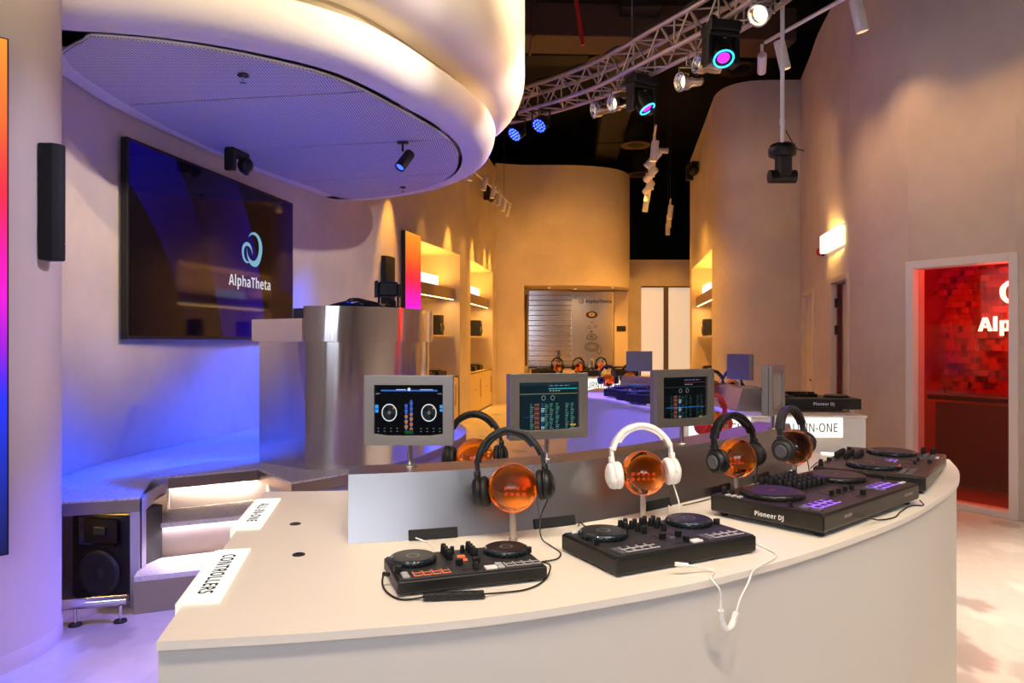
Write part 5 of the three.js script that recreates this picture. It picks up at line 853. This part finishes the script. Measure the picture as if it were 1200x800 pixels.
// ================= ducts, pipes and diffusers in the dark ceiling =================
{
  const duct = (w, h, l, x, y, d, ang, label, m = M.duct) => { const o = thing('ceiling_duct', label, 'duct', [x, y, d], ang); meshOf('duct_run', rbox(l, h, w, 0.02), m, o); for (let k = -1; k <= 1; k++) meshOf('flange', rbox(0.04, h + 0.06, w + 0.06, 0.01, k * l * 0.3, 0, 0), m, o); return o; };
  duct(0.7, 0.5, 5, 1.8, 6.4, 11.2, 0.05, 'brown rectangular duct above the truss'); duct(0.9, 0.7, 4.5, 1.2, 7.05, 10.3, 0.1, 'dark wide duct high over the truss', M.ductDark); duct(0.6, 0.5, 9, 2.2, 6.7, 15, 1.5, 'dark duct running towards the frosted door', M.ductDark);
  duct(0.5, 0.4, 6, 3.2, 6.9, 13.2, 0.0, 'dark cross duct above the track towards the frosted door', M.ductDark);
  for (const [x, y, d, l] of [[1.6, 6.3, 12.2, 'round ceiling diffuser under the dark ducts'], [4.0, 6.4, 12.8, 'round ceiling diffuser behind the rounded nose wall'], [2.9, 6.2, 17, 'round ceiling diffuser above the far track'], [3.5, 6.2, 20, 'round ceiling diffuser above the frosted door']]) { const o = thing('ceiling_diffuser', l, 'diffuser', [x, y, d]); meshOf('drum', cyl(0.3, 0.3, 0.5, 28, 0, 0.25, 0), M.ductDark, o); meshOf('grille', lathe([[0, 0.0], [0.1, 0.01], [0.2, 0], [0.34, -0.02], [0.36, 0.01], [0.3, 0.03]], 28), M.duct, o); }
  const rp = thing('red_pipe', 'red sprinkler pipe dropping from the dark ceiling', 'pipe', [0.85, 6.0, 9.4]); meshOf('pipe', rod(new THREE.Vector3(0.06, -0.5, 0), new THREE.Vector3(-0.25, 1.6, 0), 0.03, 12), M.pipeRed, rp); meshOf('nozzle', cyl(0.02, 0.03, 0.06, 10, 0.065, -0.53, 0), M.pipeRed, rp);
  const pr = thing('ceiling_projector', 'small white projector near the top of the truss', 'projector', [1.5, 5.7, 7.4], 0.2); meshOf('projector_body', rbox(0.32, 0.1, 0.2, 0.03, 0.1, 0, 0), M.whitePlastic, pr); meshOf('hood', cyl(0.2, 0.22, 0.08, 28, -0.25, 0, 0), M.ductDark, pr); meshOf('drop_rod', cyl(0.015, 0.015, 1.9, 10, 0, 0.98, 0), M.black, pr);
  const bar = thing('white_bar_lamp', 'short white bar lamp hung over the frosted door', 'lamp', [3.1, 5.6, 15.2], 0.1); meshOf('lamp_bar', cyl(0.06, 0.06, 0.34, 16).rotateZ(Math.PI / 2), M.whitePlastic, bar); meshOf('suspension', cyl(0.008, 0.008, 2.0, 8, 0, 1.03, 0), M.black, bar);
}
// ================= speaker set into the stage, foot rail =================
{
  const o = thing('stage_speaker', 'black PA speaker set under the stage edge', 'speaker', [-2.485, 0.0, 4.42], -0.2);
  meshOf('cabinet', rbox(0.40, 0.52, 0.3, 0.008, 0, 0.30, -0.12), M.black, o);
  meshOf('horn', (() => { const g = new THREE.CylinderGeometry(0.19, 0.05, 0.1, 4, 1, true); g.rotateY(Math.PI / 4).scale(1, 1, 0.62).rotateX(Math.PI / 2).translate(0, 0.455, 0.0); return g; })(), M.blackGloss, o);
  meshOf('horn_throat', rbox(0.08, 0.05, 0.02, 0.006, 0, 0.455, 0.036), M.darkGrey, o);
  meshOf('woofer', lathe([[0, 0.02], [0.035, 0.018], [0.045, 0.0], [0.11, 0.018], [0.125, 0.024], [0.14, 0.012], [0.14, 0]], 36).rotateX(Math.PI / 2).translate(0, 0.2, 0.032), M.darkGrey, o);
  meshOf('bass_port', rbox(0.34, 0.04, 0.02, 0.004, 0, 0.06, 0.03), M.blackMatte, o);
  const r = thing('foot_rail', 'short chrome foot rail on two legs before the stage speaker', 'rail', [-2.33, 0, 4.12], 0.0);
  wpart('rail', rod(V(-2.60, 0.125, 4.05), V(-2.2, 0.125, 4.15), 0.032, 18), M.chrome, r);
  for (const p of [[-2.46, 4.085], [-2.235, 4.14]]) { wpart('leg', rod(V(p[0], 0.008, p[1]), V(p[0], 0.1, p[1]), 0.009, 10), M.chrome, r); wpart('foot_disc', cyl(0.034, 0.036, 0.012, 20).translate(p[0], 0.006, -p[1]), M.darkGrey, r); }
}
// small moving light, cables and clamp on the booth
{
  const o = thing('booth_spotlight', 'compact black stage light lying on the booth band', 'stage light', [-0.98, 1.86, 5.72], 0.3);
  meshOf('lamp_body', rbox(0.15, 0.12, 0.12, 0.02, 0, 0.15, 0), M.black, o); meshOf('barn_door', rbox(0.02, 0.13, 0.1, 0.004, -0.09, 0.15, 0), M.darkGrey, o); meshOf('barn_door', rbox(0.02, 0.1, 0.08, 0.004, 0.085, 0.14, 0.02), M.darkGrey, o); meshOf('yoke', [rbox(0.012, 0.14, 0.03, 0.003, 0.08, 0.08, 0), rbox(0.012, 0.14, 0.03, 0.003, -0.07, 0.08, 0), rbox(0.16, 0.012, 0.03, 0.003, 0, 0.012, 0)], M.blackMatte, o); meshOf('clamp', [rbox(0.05, 0.06, 0.04, 0.008, 0.03, 0.03, 0.06), cyl(0.014, 0.014, 0.05, 10, -0.02, 0.0, 0.1)], M.blackMatte, o);
  const c = thing('cable_heap', 'heap of dark cables lying on the booth band', 'cable', [-1.16, 1.86, 5.62]); for (let k = 0; k < 5; k++) wpart('cable', tube(Array.from({ length: 9 }, (_, i) => V(-1.36 + i * 0.045 + rr(-0.02, 0.02), 1.868 + 0.012 * k * Math.sin(i / 8 * Math.PI) + rr(0, 0.008), 5.56 + rr(-0.06, 0.06))), 0.008, 40, 6), M.black, c);
}
renderer.render(scene, camera);
